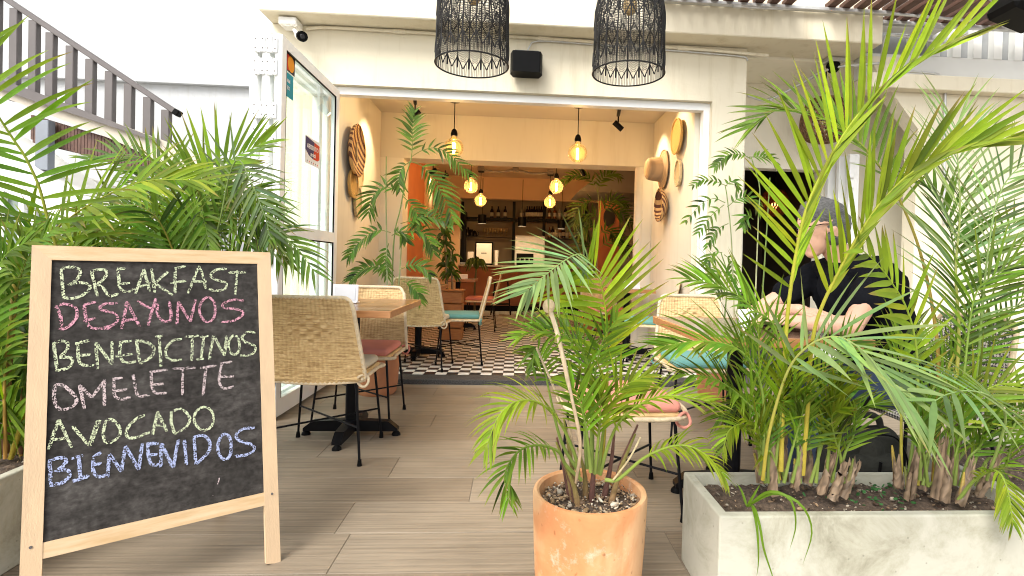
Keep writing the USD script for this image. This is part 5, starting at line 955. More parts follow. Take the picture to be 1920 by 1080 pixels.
FD([(300, 640, 2.6), (336, 510, 2.5), (322, 464, 2.48), (301, 419, 2.45), (281, 398, 2.42), (250, 384, 2.40), (200, 390, 2.38), (150, 420, 2.36)], L=.27, w=.017, n=30, t0=.32, N=(0, -.6, .75), ang=(60, 25), v=(15, 15), droop=.55, tint=DG*1.7, seed=46, stalk=STALK_O)
FD([(320, 640, 2.7), (346, 447, 2.62), (367, 386, 2.6), (391, 341, 2.58), (420, 308, 2.56), (450, 290, 2.54), (494, 268, 2.5)], L=.34, w=.021, n=26, t0=.42, N=(.2, -.9, .2), ang=(68, 20), v=(10, 30), droop=.15, tint=MG*1.2, seed=47, tip=.5)
FD([(330, 640, 2.5), (400, 460, 2.44), (430, 330, 2.40), (448, 300, 2.38), (468, 335, 2.35), (489, 385, 2.32), (501, 420, 2.30), (513, 475, 2.28)], L=.22, w=.015, n=24, t0=.55, N=(.1, -.95, .2), ang=(58, 25), v=(5, 5), droop=.35, tint=BG*.6, seed=48, stalk=STALK_G, tip=.5)
FD([(310, 640, 2.8), (340, 480, 2.8), (325, 345, 2.85), (290, 305, 2.88), (220, 288, 2.9), (160, 300, 2.9)], L=.25, w=.020, n=24, t0=.45, N=(0, -.8, .5), ang=(68, 25), v=(15, 15), droop=.25, tint=DG*1.5, seed=49)
FD([(330, 640, 2.7), (370, 480, 2.65), (400, 400, 2.6), (440, 360, 2.55), (480, 370, 2.5), (520, 410, 2.46)], L=.28, w=.017, n=28, t0=.40, N=(0, -.7, .65), ang=(60, 25), v=(15, 15), droop=.5, tint=MG, seed=50)
for k, (tx, ty, Y, hue) in enumerate([(300, 440, 2.6, DG*1.7), (370, 420, 2.5, MG*.9), (420, 420, 2.5, DG*1.6), (460, 440, 2.45, MG), (250, 450, 2.7, DG*1.7), (340, 400, 2.8, MG*.8), (400, 350, 2.8, DG*1.6), (220, 420, 2.6, MG), (440, 390, 2.7, DG*1.5), (280, 350, 2.85, MG*.9), (180, 445, 2.5, MG*1.1), (380, 330, 2.7, MG), (490, 455, 2.4, DG*1.8)]):
    FD([(300+k*4, 640, 2.65), ((305+tx)/2, (640+ty)/2+10, 2.65), (tx, ty-15, Y), (tx+(tx-330)*.35, ty, Y-.05), (tx+(tx-330)*.6, ty+50, Y-.1)], L=.27, w=.017, n=26, t0=.30, N=(.15*math.sin(k*1.3), -.8, .5), ang=(58, 24), v=(16, 16), droop=.45, tint=hue, seed=170+k)
# ---- parlour palms by the door
def parlour(label, potlabel, loc, R, stems, fronds, Hh, seed, tint=DG*1.5, w=.025, mat=None, potmat=None):
    tpp, cc = pot(potlabel, loc, R, Hh, Hh-.05, potmat or terra_dark, seed, 40)
    t = thing('parlour_palm', label, 'palm')
    for k, s_ in enumerate(stems): cane(t, s_, .007, .004, V(.42, .40, .26) if k % 2 == 0 else V(.14, .20, .06), V(.16, .24, .06), seed=seed+k, name='stem')
    for k, (pth, L, n) in enumerate(fronds): frond(t, pth, L=L, w=w, n=n, t0=.18, N=(.1*math.sin(k*2), -.75, .6), ang=(58, 32), v=(8, 8), droop=.55, tint=tint, seed=seed*10+k, sr=.0035, tip=.6, mat=dark_leaf, stalk=STALK_G*.8, brown=.05)
q5 = lambda x, y, Y=4.35: (640+x/2.7, 160+y/2.7, Y)
parlour('slender parlour palm at the left of the opening, reaching up to the track light', 'terracotta pot behind the rose cushioned chair at the left of the opening', (-1.045, 4.22, 0), .17,
    [[q5(225, 1300), q5(232, 980), q5(228, 700), q5(226, 540), q5(228, 360)], [q5(250, 1300), q5(265, 800), q5(300, 620), q5(330, 450), q5(352, 380), q5(360, 310)], [q5(270, 1300), q5(295, 950), q5(305, 800)]],
    [([q5(355, 370), q5(360, 290), q5(362, 200), q5(372, 138)], .17, 11), ([q5(356, 360), q5(410, 330), q5(480, 318), q5(560, 360), q5(650, 455)], .17, 13), ([q5(350, 385), q5(410, 410), q5(470, 480), q5(530, 590), q5(565, 680)], .21, 15), ([q5(350, 385), q5(312, 415), q5(290, 470), q5(296, 520)], .15, 10),
     ([q5(300, 540), q5(220, 515), q5(160, 560), q5(140, 640)], .19, 11), ([q5(250, 745), q5(180, 735), q5(90, 795), q5(40, 865)], .16, 13), ([q5(300, 700), q5(400, 670), q5(470, 670), q5(540, 700)], .15, 12), ([q5(310, 740), q5(400, 740), q5(440, 780), q5(470, 850)], .15, 12), ([q5(310, 560), q5(350, 600), q5(385, 660), q5(380, 720)], .16, 11),
     ([q5(240, 935), q5(180, 920), q5(110, 930), q5(50, 985)], .16, 13), ([q5(300, 930), q5(360, 910), q5(420, 925), q5(450, 960)], .13, 10), ([q5(310, 990), q5(350, 1010), q5(385, 1050), q5(400, 1090)], .13, 9), ([q5(240, 800), q5(225, 850), q5(222, 900), q5(230, 960)], .12, 9), ([q5(255, 760), q5(300, 740), q5(330, 790)], .13, 9)], .40, 21)
q6 = lambda x, y, Y=4.25: (1280+x/2.57, 100+y/2.57, Y)
parlour('parlour palm with broad drooping leaflets before the right wall corner', 'terracotta pot behind the teal chair at the right wall corner', (1.62, 4.15, 0), .15,
    [[q6(250, 1300), q6(235, 900), q6(215, 700), q6(205, 640)], [q6(200, 1300), q6(215, 1080), q6(185, 960)], [q6(345, 1300), q6(365, 800), q6(370, 640), q6(330, 500)], [q6(375, 1300), q6(405, 850), q6(420, 600)]],
    [([q6(330, 510), q6(290, 490), q6(220, 490), q6(160, 545)], .13, 12), ([q6(320, 500), q6(400, 500), q6(440, 530)], .13, 9), ([q6(215, 640), q6(150, 615), q6(95, 610), q6(55, 635)], .10, 8), ([q6(205, 640), q6(240, 615), q6(265, 650)], .09, 6), ([q6(205, 720), q6(150, 700), q6(85, 730), q6(20, 805)], .12, 7), ([q6(200, 730), q6(150, 770), q6(100, 830), q6(80, 860)], .12, 7),
     ([q6(215, 740), q6(270, 700), q6(330, 700), q6(370, 760)], .13, 11), ([q6(220, 820), q6(180, 840), q6(140, 880), q6(120, 930)], .10, 8), ([q6(190, 960), q6(150, 960), q6(120, 1010)], .13, 6), ([q6(200, 970), q6(230, 1000), q6(240, 1080)], .14, 6), ([q6(195, 1050), q6(165, 1060), q6(140, 1090)], .14, 6), ([q6(340, 800), q6(310, 780), q6(290, 830)], .13, 8), ([q6(215, 1100), q6(170, 1140), q6(130, 1200)], .15, 8), ([q6(220, 1120), q6(270, 1150), q6(290, 1230)], .15, 8)], .38, 31, DG*1.7, .024)
Y8 = 8.0
parlour('dark palm deep inside the cafe at the right, before the bar', 'terracotta pot deep inside at the right', (1.22, 8.0, .04), .2,
    [[(1117, 560, Y8), (1121, 450, Y8), (1122, 380, Y8), (1120, 350, Y8)]],
    [([(1120, 360, Y8), (1105, 335, Y8), (1080, 328, Y8), (1058, 340, Y8)], .22, 12), ([(1122, 360, Y8), (1130, 335, Y8), (1150, 325, Y8), (1160, 332, Y8)], .22, 12), ([(1121, 380, Y8), (1105, 375, Y8), (1085, 390, Y8), (1075, 420, Y8)], .26, 12), ([(1122, 400, Y8), (1140, 390, Y8), (1165, 400, Y8), (1185, 420, Y8)], .3, 12), ([(1121, 430, Y8), (1105, 420, Y8), (1085, 440, Y8)], .26, 10), ([(1122, 440, Y8), (1140, 430, Y8), (1160, 450, Y8)], .26, 10), ([(1122, 410, Y8), (1105, 400, Y8), (1092, 425, Y8)], .26, 10), ([(1123, 390, Y8), (1150, 375, Y8), (1175, 385, Y8)], .26, 10), ([(1121, 470, Y8), (1100, 455, Y8), (1080, 470, Y8)], .28, 10), ([(1123, 465, Y8), (1150, 450, Y8), (1175, 470, Y8)], .28, 10)], .42, 41, DG, .035)
dc = thing('dracaena', 'tufted dracaena in the wooden planter inside on the left', 'plant')
Yd = 6.95
cane(dc, [(838, 545, Yd), (836, 480, Yd), (832, 440, Yd)], .016, .013, V(.20, .14, .08), V(.22, .18, .08)); cane(dc, [(848, 545, Yd), (847, 500, Yd), (845, 470, Yd)], .016, .013, V(.20, .14, .08), V(.22, .18, .08))
rgd = np.random.default_rng(8)
for (cx_, cy_) in ((832, 440), (833, 462), (845, 482), (846, 515), (838, 500)):
    for k in range(15):
        a = rgd.uniform(-1.2, 4.3); Ld = rgd.uniform(12, 25); dY = rgd.uniform(-.12, .12); ex, ey = cx_+Ld*math.cos(a), cy_-Ld*math.sin(a)*.9
        strap(dc, [(cx_, cy_, Yd), ((cx_+ex)/2, (cy_+ey)/2-4, Yd+dY*.5), (ex, ey+5, Yd+dY)], .035, DG*rgd.uniform(.7, 1.4), mat=dark_leaf)
wp = thing('wooden_planter', 'orange brown banded wooden planter of the dracaena inside', 'planter', (atY(848, 600, 6.95)[0], 6.95, .04))
for k in range(4): obj('plank', cbx(-.135, .135, -.135, .135, .0+.155*k+.004, .155*k+.150, .008), M('planter_wood', (.40, .17, .05), .5, scale=5, col2=(.26, .10, .03), stretch=(2, 2, 14), bump=.1) if k == 0 else LK+'planter_wood', wp, smooth=False)
obj('rim', cbx(-.15, .15, -.15, .15, .621, .645, .006), LK+'planter_wood', wp, smooth=False)
# ------------------------------------------------------------------ bar shelves, bottles, stools
sh = thing('bar_shelves', 'dark metal back bar shelves with bottles and glasses', 'shelf')
YB = 12.55
def bxp(x0, x1, yt, yb, Y, d): a, b = atY(x0, yt, Y), atY(x1, yb, Y); return bx(a[0], b[0], Y, Y+d, b[2], a[2])
for x0, x1, y_ in ((866, 1100, 410.5), (866, 964, 443), (1020, 1100, 447)): obj('shelf_board', bxp(x0, x1, y_, y_+2.6, YB-.15, .32), black_metal, sh, smooth=False)
for x_ in (866, 963, 1020, 1098): obj('upright', bxp(x_-1.3, x_+1.3, 378, 494, YB-.12, .05), black_metal, sh, smooth=False)
tw = thing('black_water_tower', 'black glossy dispenser tower at the left end of the bar', 'dispenser')
a = atY(858, 396, 12.0); b = atY(873, 495, 12.0)
obj('body', cbx(a[0], b[0], 12.0, 12.25, b[2], a[2], .02), M('gloss_black', (.015, .015, .015), .12), tw, smooth=False); obj('tap', cbx(a[0]+.05, a[0]+.09, 11.93, 11.999, b[2]+.55, b[2]+.75, .006), galv, tw, smooth=False); obj('drip_tray', cbx(a[0], b[0], 11.85, 11.999, b[2], b[2]+.04, .005), galv, tw, smooth=False)
bottle_d = M('bottle_dark', (.02, .012, .01), .12, .2, 10); label_w = M('paper_label', (.70, .64, .52), .6, .1, 30); amber_b = M('bottle_amber', (.20, .07, .015), .12, .2, 10); clear_b = M('bottle_pale', (.42, .40, .34), .12, .1, 10)
def bottle(px, py, Y, h, r, mat, label):
    p = atY(px, py, Y); t = thing('bottle', label, 'bottle', tuple(p), group='bottles on the back bar shelves')
    obj('glass', lathe([(.0005, 0), (r, 0), (r, h*.6), (r*.8, h*.7), (r*.35, h*.8), (r*.33, h*.96), (r*.4, h*.97), (r*.4, h), (.0005, h)], 14), mat, t, smooth=40)
    obj('paper_label', lathe([(r*1.015, h*.18), (r*1.02, h*.5)], 14), label_w, t, smooth=True); return t
bt = bottle(922, 410, YB, .29, .042, bottle_d, 'dark bottle with pale label, first from the left on the upper back bar shelf')
bam = bottle(1030, 410, YB, .27, .042, amber_b, 'amber bottle at the right of the row of dark bottles, upper back bar shelf')
bcl = bottle(978, 410, YB, .26, .045, clear_b, 'pale bottle just left of the dense row of dark bottles, upper shelf')

N_ = ['first', 'second', 'third', 'fourth', 'fifth', 'sixth', 'seventh', 'eighth', 'ninth']
ORD = ['second dark bottle from the left on the upper back bar shelf', 'third dark bottle from the left on the upper back bar shelf'] + [f'{x} bottle from the left in the dense dark row on the upper shelf' for x in N_[:8]] + [f'{x} bottle after the amber one on the upper back bar shelf, towards the right' for x in N_[:6]]
for k, x_ in enumerate((934, 947, 988, 992.5, 997, 1001.5, 1006, 1010.5, 1015, 1019, 1040, 1049, 1060, 1068, 1077, 1086)): dup((bt, bam, bcl)[0 if k < 10 else k % 3], ORD[k], atY(x_, 410, YB+.01*(k % 3)), k*.7)
for k, x_ in enumerate((1030, 1036, 1042, 1050, 1056, 1063, 1070, 1078, 1086)): dup((bam, bt, bcl)[k % 3], f'{N_[k]} bottle from the left on the lower right back bar shelf', atY(x_, 446.5, YB+.01*(k % 3)), k*.5, scale=(1, 1, .95))
gl = thing('wine_glass', 'wine glass, first from the left in the row on the lower shelf', 'glass', tuple(atY(908, 442.5, YB)), group='wine glasses on the lower shelf')
obj('bowl', lathe([(.0005, .0), (.035, .0), (.034, .004), (.005, .01), (.004, .075), (.02, .09), (.038, .13), (.036, .18), (.034, .18), (.034, .13), (.0005, .085)], 16), M('glass_warm', (.50, .36, .18), .08, .05, 4), gl, smooth=40)
for k in range(8): dup(gl, f'wine glass, {N_[k+1] if k < 8 else 0} from the left in the row on the lower shelf', atY(913+k*5.2, 442.5, YB+.02*(k % 2)))
for k, (x_, y_) in enumerate(((876, 442), (884, 442), (890, 443))):
    t = thing('jug', ['tall dark coffee jug on the lower shelf', 'dark round kettle on the lower shelf', 'small dark pot on the lower shelf'][k], 'jug', tuple(atY(x_, y_, YB)))
    hh = (.2, .15, .12)[k]; obj('body', lathe([(.0005, 0), (.06, 0), (.065, hh*.5), (.04, hh*.9), (.035, hh), (.0005, hh)], 16), bottle_d, t, smooth=40); obj('handle', tube([V(.055+.035*math.sin(q_), 0, hh*.5+.05*math.cos(q_)) for q_ in np.linspace(0, math.pi, 10)], .008, 6), bottle_d, t, smooth=True)
fr = thing('framed_menu', 'white menu sheet in a black frame standing on the bar', 'menu')
a, b = atY(891, 453, 11.35), atY(924, 494, 11.35)
obj('frame', bx(a[0], b[0], 11.36, 11.39, .996, a[2]), black_plastic, fr, smooth=False); obj('sheet', bx(a[0]+.03, b[0]-.03, 11.352, 11.3595, 1.03, a[2]-.03), wcard, fr, smooth=False)
obj('lettering', text_on('MENU', .03, ((a[0]+b[0])/2, 11.351, (1.0+a[2])/2), (1, 0, 0), (0, 0, 1), bold=True), black_plastic, fr, smooth=False)
for k, (x0, x1, yt) in enumerate(((877, 888, 472), (926, 934, 469))):
    t = thing('paper_stack', ['white box of napkins on the bar', 'stack of white paper cups on the bar'][k], 'paper goods'); a, b = atY(x0, yt, 11.45), atY(x1, 494, 11.45)
    obj('stack', cbx(a[0], b[0], 11.42, 11.55, .996, a[2], .006) if k == 0 else lathe([(.0005, 0), (.04, 0), (.052, a[2]-.996), (.0005, a[2]-.996)], 18, ((a[0]+b[0])/2, 11.46, .996)), wcard, t, smooth=40)
ov = thing('coffee_machine', 'white and black coffee machine under the warm bar lamp', 'machine')
a, b = atY(966, 441, 11.75), atY(1021, 497, 11.75)
obj('housing', cbx(a[0], b[0], 11.76, 12.15, .996, a[2], .02), white_glaze, ov, smooth=False); obj('front_panel', cbx(a[0]+.04, b[0]-.25, 11.74, 11.759, 1.0, 1.0+(a[2]-1)*.40, .005), black_plastic, ov, smooth=False)
for k in range(3): obj('spout', tube([(a[0]+.12+.1*k, 11.72, 1.08), (a[0]+.12+.1*k, 11.72, 1.16)], .018, 10), galv, ov)
def barlamp(px, py, label):
    c = atY(px, py, 11.0); t = thing('bar_pendant', label, 'lamp', tuple(c), group='black cylinder lamps over the bar')
    obj('shade', lathe([(.085, -.09), (.085, .09), (.02, .10), (.0005, .10)], 24), black_metal, t, smooth=40); obj('diffuser', lathe([(.0005, -.07), (.078, -.07)], 24), emit('bar_lamp_glow', (1, .72, .38), 90.0) if 'bl' not in _MAT else _MAT['bl'], t); _MAT['bl'] = LK+'bar_lamp_glow'
    obj('cord', tube([(0, 0, .1), (0, 0, 2.37-c[2]+.4)], .006, 6), black_plastic, t)
barlamp(904, 411, 'black cylinder lamp over the left part of the bar'); barlamp(979, 416, 'black cylinder lamp over the middle of the bar'); barlamp(1053, 421, 'black cylinder lamp over the right part of the bar')
def stool(px, Y, label):
    X = (px-964)/1000*Y; t = thing('bar_stool', label, 'stool', (X, Y, .04), group='wooden bar stools along the bar')
    sw = M('stool_wood', (.20, .075, .03), .5, scale=6, col2=(.12, .04, .018)) if 'sw' not in _MAT else _MAT['sw']; _MAT['sw'] = LK+'stool_wood'
    obj('seat', cbox((0, 0, .66), (.34, .30, .035), .012), sw, t, smooth=False)
    for sx in (-1, 1):
        for sy in (-1, 1): obj('leg', rod((sx*.12, sy*.10, .645), (sx*.19, sy*.16, 0), .013), black_metal, t)
        obj('rung', rod((sx*.172, -.145, .2), (sx*.172, .145, .2), .010), black_metal, t)
    for sy in (-1, 1): obj('rung', rod((-.17, sy*.145, .2), (.17, sy*.145, .2), .010), black_metal, t)
stool(941, 10.5, 'bar stool left of the middle of the bar'); stool(998, 10.5, 'bar stool behind the top of the potted palm'); stool(1088, 10.5, 'bar stool at the right part of the bar')
pn = thing('orange_arch', 'orange painted arch with a dark niche deep inside at the right', 'arch'); a, b = atY(1124, 376, 9.0), atY(1160, 480, 9.0)
obj('panel', bx(a[0], b[0], 9.02, 9.1, .04, a[2]), orange_wall, pn, smooth=False); obj('niche', prism([((a[0]+b[0])/2+.10*math.cos(q_), a[2]-.28+.16*math.sin(q_)) for q_ in np.linspace(0, 2*np.pi, 30)[:-1]], .012, XZ(9.019)), dark_in, pn, smooth=False)
pt_ = thing('spider_plant', 'leafy dark plant on the bar, beside the framed menu', 'plant')
p0 = (892, 560, 10.2)
cane(pt_, [(890, 600, 9.6), (890, 540, 9.6), (893, 505, 9.6)], .02, .015, V(.10, .07, .04), V(.06, .08, .03))
for k in range(22):
    a = rgd.uniform(.0, 3.14)*(1 if k % 2 else 1); Ld = rgd.uniform(15, 34); ex, ey = 893+Ld*math.cos(a), 500-Ld*math.sin(a)*.7; strap(pt_, [(893, 505, 9.6), ((893+ex)/2, (500+ey)/2-8, 9.6), (ex, ey+16, 9.6+rgd.uniform(-.2, .2))], .04, DG*.8, mat=dark_leaf)
# ------------------------------------------------------------------ right recess: doors, rattan lamp, glow in the doorway
fd = thing('folding_door', 'white folded door leaves at the right of the dark doorway', 'door')
for k, (x0, x1) in enumerate(((1552, 1566), (1572, 1590), (1592, 1610))):
    a, b = atY(x0, 292, 5.33-.12*k), atY(x1, 292, 5.33-.12*k); obj('stile', cbx(a[0], b[0], 5.31-.12*k, 5.36-.12*k, 0.0, 2.20, .004), white_metal, fd, smooth=False)
a = atY(1598, 300, 5.05)
for z_ in (2.15, 2.0, 1.9): obj('hinge', cbox((a[0], 5.055, z_), (.05, .012, .08), .003), white_metal, fd, smooth=False)
rl = thing('rattan_lamp', 'brown rattan dome lamp hanging behind the tall palm leaf at the right', 'lamp', tuple(atY(1546, 236, 4.95)))
prof = [(.06, .26), (.14, .24), (.19, .16), (.215, .04), (.20, -.06), (.15, -.13), (.05, -.16)]
rat = M('rattan_brown', (.17, .085, .035), .6, .4, 30)
crv = [[(r*math.cos(a+z*1.5*s_), r*math.sin(a+z*1.5*s_), z) for r, z in prof] for a in np.linspace(0, 2*np.pi, 34)[:-1] for s_ in (-1, 1)] + [[(r*math.cos(a), r*math.sin(a), z) for a in np.linspace(0, 2*np.pi, 41)] for r, z in prof]
cv = UsdGeom.BasisCurves.Define(stage, rl+'/woven_shade'); cv.CreateTypeAttr('linear'); cv.CreateCurveVertexCountsAttr([len(c_) for c_ in crv]); cv.CreatePointsAttr(Vt.Vec3fArray.FromNumpy(np.array([p for c_ in crv for p in c_], np.float32))); cv.CreateWidthsAttr([.012]); cv.SetWidthsInterpolation('constant'); cv.GetPrim().SetCustomDataByKey('kind', 'stuff')
UsdShade.MaterialBindingAPI.Apply(cv.GetPrim()).Bind(rat); obj('cord', tube([(0, 0, .26), (0, 0, .80)], .006, 6), black_plastic, rl); obj('collar', lathe([(.0005, .27), (.065, .26), (.065, .24)], 20), rat, rl)
rl2 = thing('red_rattan_lamp', 'small glowing red orange woven lamp in the dark doorway', 'lamp', tuple(atY(1452, 386, 7.2)))
cv = UsdGeom.BasisCurves.Define(stage, rl2+'/woven_shade'); cv.CreateTypeAttr('linear'); cv.CreateCurveVertexCountsAttr([len(c_) for c_ in crv]); cv.CreatePointsAttr(Vt.Vec3fArray.FromNumpy(np.array([p for c_ in crv for p in c_], np.float32)*.85)); cv.CreateWidthsAttr([.014]); cv.SetWidthsInterpolation('constant'); cv.GetPrim().SetCustomDataByKey('kind', 'stuff')
UsdShade.MaterialBindingAPI.Apply(cv.GetPrim()).Bind(M('red_rattan', (.45, .10, .03), .6)); obj('bulb', blob((0, 0, 0), (.05, .05, .05), 2), emit('warm_bulb', (1, .42, .12), 3.5), rl2); obj('cord', tube([(0, 0, .2), (0, 0, 1.0)], .006, 6), black_plastic, rl2)
# ------------------------------------------------------------------ the man at the right table, his chair and backpack
ch = thing('armchair', 'chair with black and white woven back behind the man', 'chair', (1.80, 2.28, 0), math.pi/2)
bw = usdkit.material(stage, LK+'black_white_weave', {'co': ('texture_coordinate', {}), 'mp': ('mapping', {'scale': (1, 1, 1), 'rotation': (0, .785, 0)}), 'c': ('checker_texture', {'color1': (.62, .58, .52), 'color2': (.05, .05, .05), 'scale': 90.0}), 'p': ('principled_bsdf', {'roughness': .6})}, [('co.object', 'mp.vector'), ('mp.vector', 'c.vector'), ('c.color', 'p.base_color')], surface='p.BSDF')
obj('backrest', back_far, bw, ch, smooth=True); obj('backrest_rim', tube(spline(back_edge[::6], 90), .0105, 8), rope, ch, smooth=True); obj('seat', cbox((0, 0, .44), (.45, .43, .03), .01), bw, ch); legs_into(ch, .44, .40, .42)
skin = M('skin', (.62, .36, .25), .5, .06, 14, .1, 60); tee = M('black_tshirt', (.008, .0085, .011), .9, .2, 12, .3, 90, spec=.05); jean = M('blue_jeans', (.035, .055, .10), .85, .25, 30, .3, 200); hair = M('grey_hair', (.16, .155, .15), .65, scale=6, col2=(.055, .052, .05), stretch=(14, 14, 40), bump=.5, bscale=12)
man = thing('person', 'person in a black T-shirt and jeans sitting at the glossy table, arms folded on it', 'person')
hd = atY(1541, 432, 2.30); hip = V(1.70, 2.30, .54); neck = V(1.470, 2.30, 1.085)
shN, shF = V(1.515, 2.115, 1.02), V(1.475, 2.485, 1.02)
elN, wrN = V(1.345, 2.035, .815), V(1.185, 2.20, .815); elF, wrF = V(1.16, 2.50, .82), V(1.235, 2.235, .862)
F_ = unit(V(-1, 0, -.22)); Uh = unit(np.cross(np.cross(F_, V(0, 0, 1)), F_)); Lh = np.cross(Uh, F_)
def hp(f, u, l=0): return hd + F_*f + Uh*u + Lh*l
bones = [(hp(-.012, .035), .088, hp(.018, .02), .080), (hp(.03, .05), .066, hp(.045, -.045), .055), (hp(.04, -.06), .046, hp(.062, -.085), .030), (hp(.088, .022), .014, hp(.108, -.020), .013), (hp(.085, .045), .020, hp(.083, .048), .020), (hp(.084, -.042), .016, hp(.086, -.056), .014),
    (hp(-.03, -.07), .052, neck, .058), (neck, .06, (shN+shF)/2+V(.02, 0, -.03), .08),
    (hp(-.005, -.0, .078), .020, hp(-.014, -.03, .076), .014), (hp(-.005, 0, -.078), .020, hp(-.014, -.03, -.076), .014),
    (shN, .050, elN, .040), (elN, .041, elN+(wrN-elN)*.35, .040), (elN+(wrN-elN)*.35, .040, wrN, .026), (shF, .050, elF, .040), (elF, .040, elF+(wrF-elF)*.35, .039), (elF+(wrF-elF)*.35, .039, wrF, .026), ((shN+shF)/2+V(.02, 0, -.03), .08, hip, .10)]
def hand(w, d, palm_n, curl):
    d = unit(d); s = unit(np.cross(palm_n, d)); n_ = unit(palm_n); o = []
    kn = w+d*.085
    o += [(w, .024, w+d*.02, .024)] + [(w+d*.02+s*sx*.018, .015, kn+s*sx*.030, .012) for sx in (-1, -.33, .33, 1)]
    for i, (sx, Lf) in enumerate(((-.034, .062), (-.0115, .078), (.0115, .082), (.034, .070))):
        a = kn+s*sx; b_ = a+(d*math.cos(curl*.5)-n_*math.sin(curl*.5))*Lf*.5+s*sx*.25; c_ = b_+(d*math.cos(curl*1.2)-n_*math.sin(curl*1.2))*Lf*.5
        o += [(a, .0105, b_, .0092), (b_, .0092, c_, .0076)]
    a = w+d*.025-s*.024; b_ = a-s*.030+d*.030; o += [(a, .015, b_, .011), (b_, .011, b_+d*.030-s*.008, .0085)]; return o
body = hull_chain(bones, .012, 6)
obj('body', body, skin, man, smooth=True)
obj('hand', hull_chain(hand(wrN, V(-.75, .45, .03), V(.0, -.25, 1), .35), .0035, 4), skin, man, smooth=True)
obj('hand', hull_chain(hand(wrF, V(.45, -.62, -.10), V(0, -.2, 1), .45), .0035, 4), skin, man, smooth=True)
mid_ = (shN+shF)/2
sleeveN, sleeveF = shN+(elN-shN)*.52, shF+(elF-shF)*.52
shirt = [(shN+V(0, 0, .005), .066, mid_+V(0, 0, .01), .085), (shF+V(0, 0, .005), .066, mid_+V(0, 0, .01), .085), (mid_+V(-.01, 0, .03), .075, mid_+V(0, 0, -.02), .10), (shN, .068, sleeveN, .064), (shF, .068, sleeveF, .064),
    (shN+V(.03, .04, -.05), .10, hip+V(-.02, -.075, .08), .115), (shF+V(.03, -.04, -.05), .10, hip+V(-.02, .075, .08), .115), (mid_+V(.0, 0, -.06), .125, hip+V(-.03, 0, .10), .14), (hip+V(0, -.07, .02), .118, hip+V(0, .07, .02), .118)]
sm = hull_chain(shirt, .014, 6); vv = sm.vertices.copy(); vv += .022*(meshkit.fbm(vv*V(22, 22, 9), 4, 2)-.5)[:, None]*np.array(sm.vertex_normals)*2; sm.vertices = vv
obj('tshirt', sm, tee, man, smooth=True)
kN, kF = V(1.30, 2.19, .56), V(1.30, 2.42, .56); aN, aF = V(1.36, 2.17, .09), V(1.30, 2.44, .09)
obj('jeans', hull_chain([(hip+V(0, -.08, -.01), .112, hip+V(0, .08, -.01), .112), (hip+V(0, -.09, -.02), .100, kN, .068), (hip+V(0, .09, -.02), .100, kF, .068), (kN, .066, aN, .048), (kF, .066, aF, .048)], .018, 5), jean, man, smooth=True)
for a in (aN, aF): obj('shoe', hull_chain([(a+V(.03, 0, -.045), .042, a+V(-.06, 0, -.055), .036), (a+V(-.06, 0, -.055), .036, a+V(-.15, 0, -.062), .027)], .012, 4), black_plastic, man, smooth=True)
hm_ = hull_chain([(hp(-.022, .045), .094, hp(.008, .062), .084), (hp(-.05, .02), .078, hp(-.052, -.035), .060), (hp(.035, .098), .046, hp(.0, .10), .055), (hp(-.03, .02, .03), .070, hp(-.03, -.02, .035), .058), (hp(-.03, .02, -.03), .070, hp(-.03, -.02, -.035), .058)], .009, 3)
vv = hm_.vertices; hm_.vertices = vv + .016*(meshkit.fbm(vv*np.array([30, 90, 40]), 3, 7)-.5)[:, None]*np.array(hm_.vertex_normals)
obj('hair', hm_, hair, man, smooth=True)
eye_w, eye_d = M('eye_white', (.7, .68, .65), .2), M('eye_iris', (.05, .03, .02), .1)
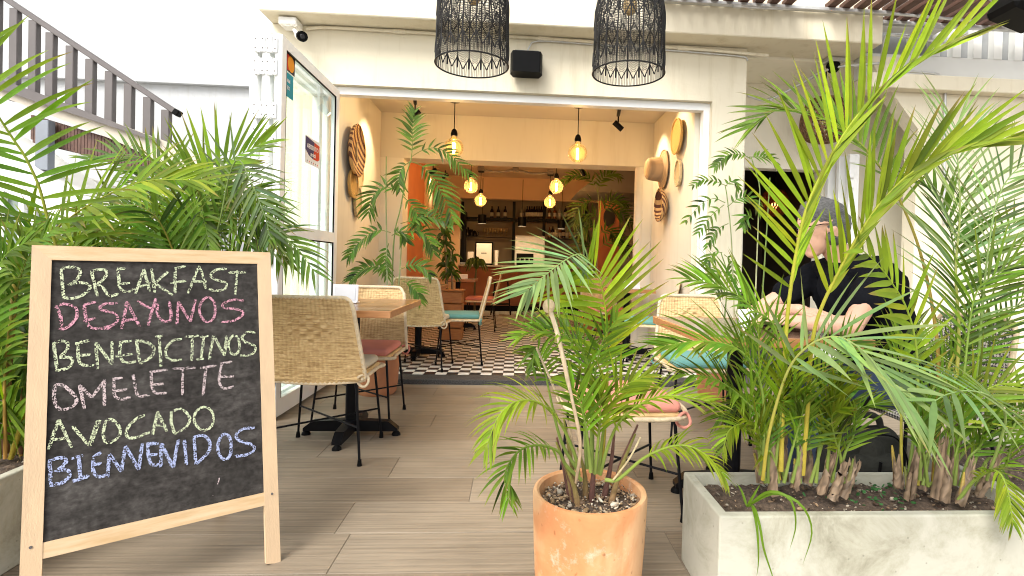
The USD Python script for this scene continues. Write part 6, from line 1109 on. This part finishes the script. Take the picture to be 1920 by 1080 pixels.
for s_ in (-1, 1):
    e = obj('eye', blob(hp(.083, .026, s_*.031), (.0125, .0125, .0125), 2), eye_w, man); obj('iris', blob(hp(.0935, .026, s_*.031), (.0045, .0045, .0045), 2), eye_d, e)
    obj('eyebrow', tube([hp(.088, .046, s_*.048), hp(.097, .052, s_*.032), hp(.098, .048, s_*.014)], .0045, 8), hair, man, smooth=True)
    fr_ = obj('glasses_temple', tube([hp(.098, .030, s_*.060), hp(.04, .030, s_*.084), hp(-.01, .022, s_*.088)], .0022, 6), black_plastic, man, smooth=True)
    a_ = np.linspace(0, 2*np.pi, 22); obj('glasses_rim', tube([hp(.104, .022+.017*math.sin(q_), s_*.033+.024*math.cos(q_)) for q_ in a_], .0018, 6), black_plastic, man, smooth=True)
obj('mouth', tube([hp(.100, -.048, -.022), hp(.106, -.047, 0), hp(.100, -.048, .022)], .0045, 8), M('lips', (.42, .17, .13), .5), man, smooth=True)
bk = thing('backpack', 'dark grey backpack with top handle standing behind the concrete planter', 'backpack', (1.40, 2.02, 0), .12)
bag = M('grey_canvas', (.035, .035, .030), .85, .15, 30, .4, 300, spec=.1); 
shell = hull_chain([((-.12, 0, .08), .075, (.12, 0, .08), .075), ((-.12, 0, .08), .075, (-.10, .02, .35), .065), ((.12, 0, .08), .075, (.10, .02, .35), .065), ((-.10, .02, .35), .065, (.10, .02, .35), .065), ((-.07, -.05, .1), .06, (.07, -.05, .1), .06), ((-.07, -.05, .1), .06, (-.06, -.045, .28), .05), ((.07, -.05, .1), .06, (.06, -.045, .28), .05), ((-.06, -.045, .28), .05, (.06, -.045, .28), .05), ((0, .0, .1), .09, (0, .01, .33), .08)], .015, 4)
obj('shell', shell, bag, bk, smooth=True); obj('top_handle', tube(spline([(-.085, .01, .405), (-.06, .0, .452), (0, -.005, .470), (.06, .0, .452), (.085, .01, .405)], 24), .013, 8), bag, bk, smooth=True)
obj('zipper', tube(spline([(-.155, -.055, .20), (-.145, -.062, .30), (-.10, -.055, .385), (0, -.06, .407), (.10, -.055, .385), (.145, -.06, .30), (.155, -.055, .20)], 40), .004, 6), black_plastic, bk, smooth=True)
obj('zipper', tube([(-.02, -.1085, .32), (-.035, -.115, .24)], .006, 8), black_plastic, bk)
for sx in (-.07, .07): obj('strap', tube(spline([(sx, .09, .38), (sx*1.4, .13, .28), (sx*1.3, .11, .08)], 20), .012, 8), bag, bk, smooth=True)
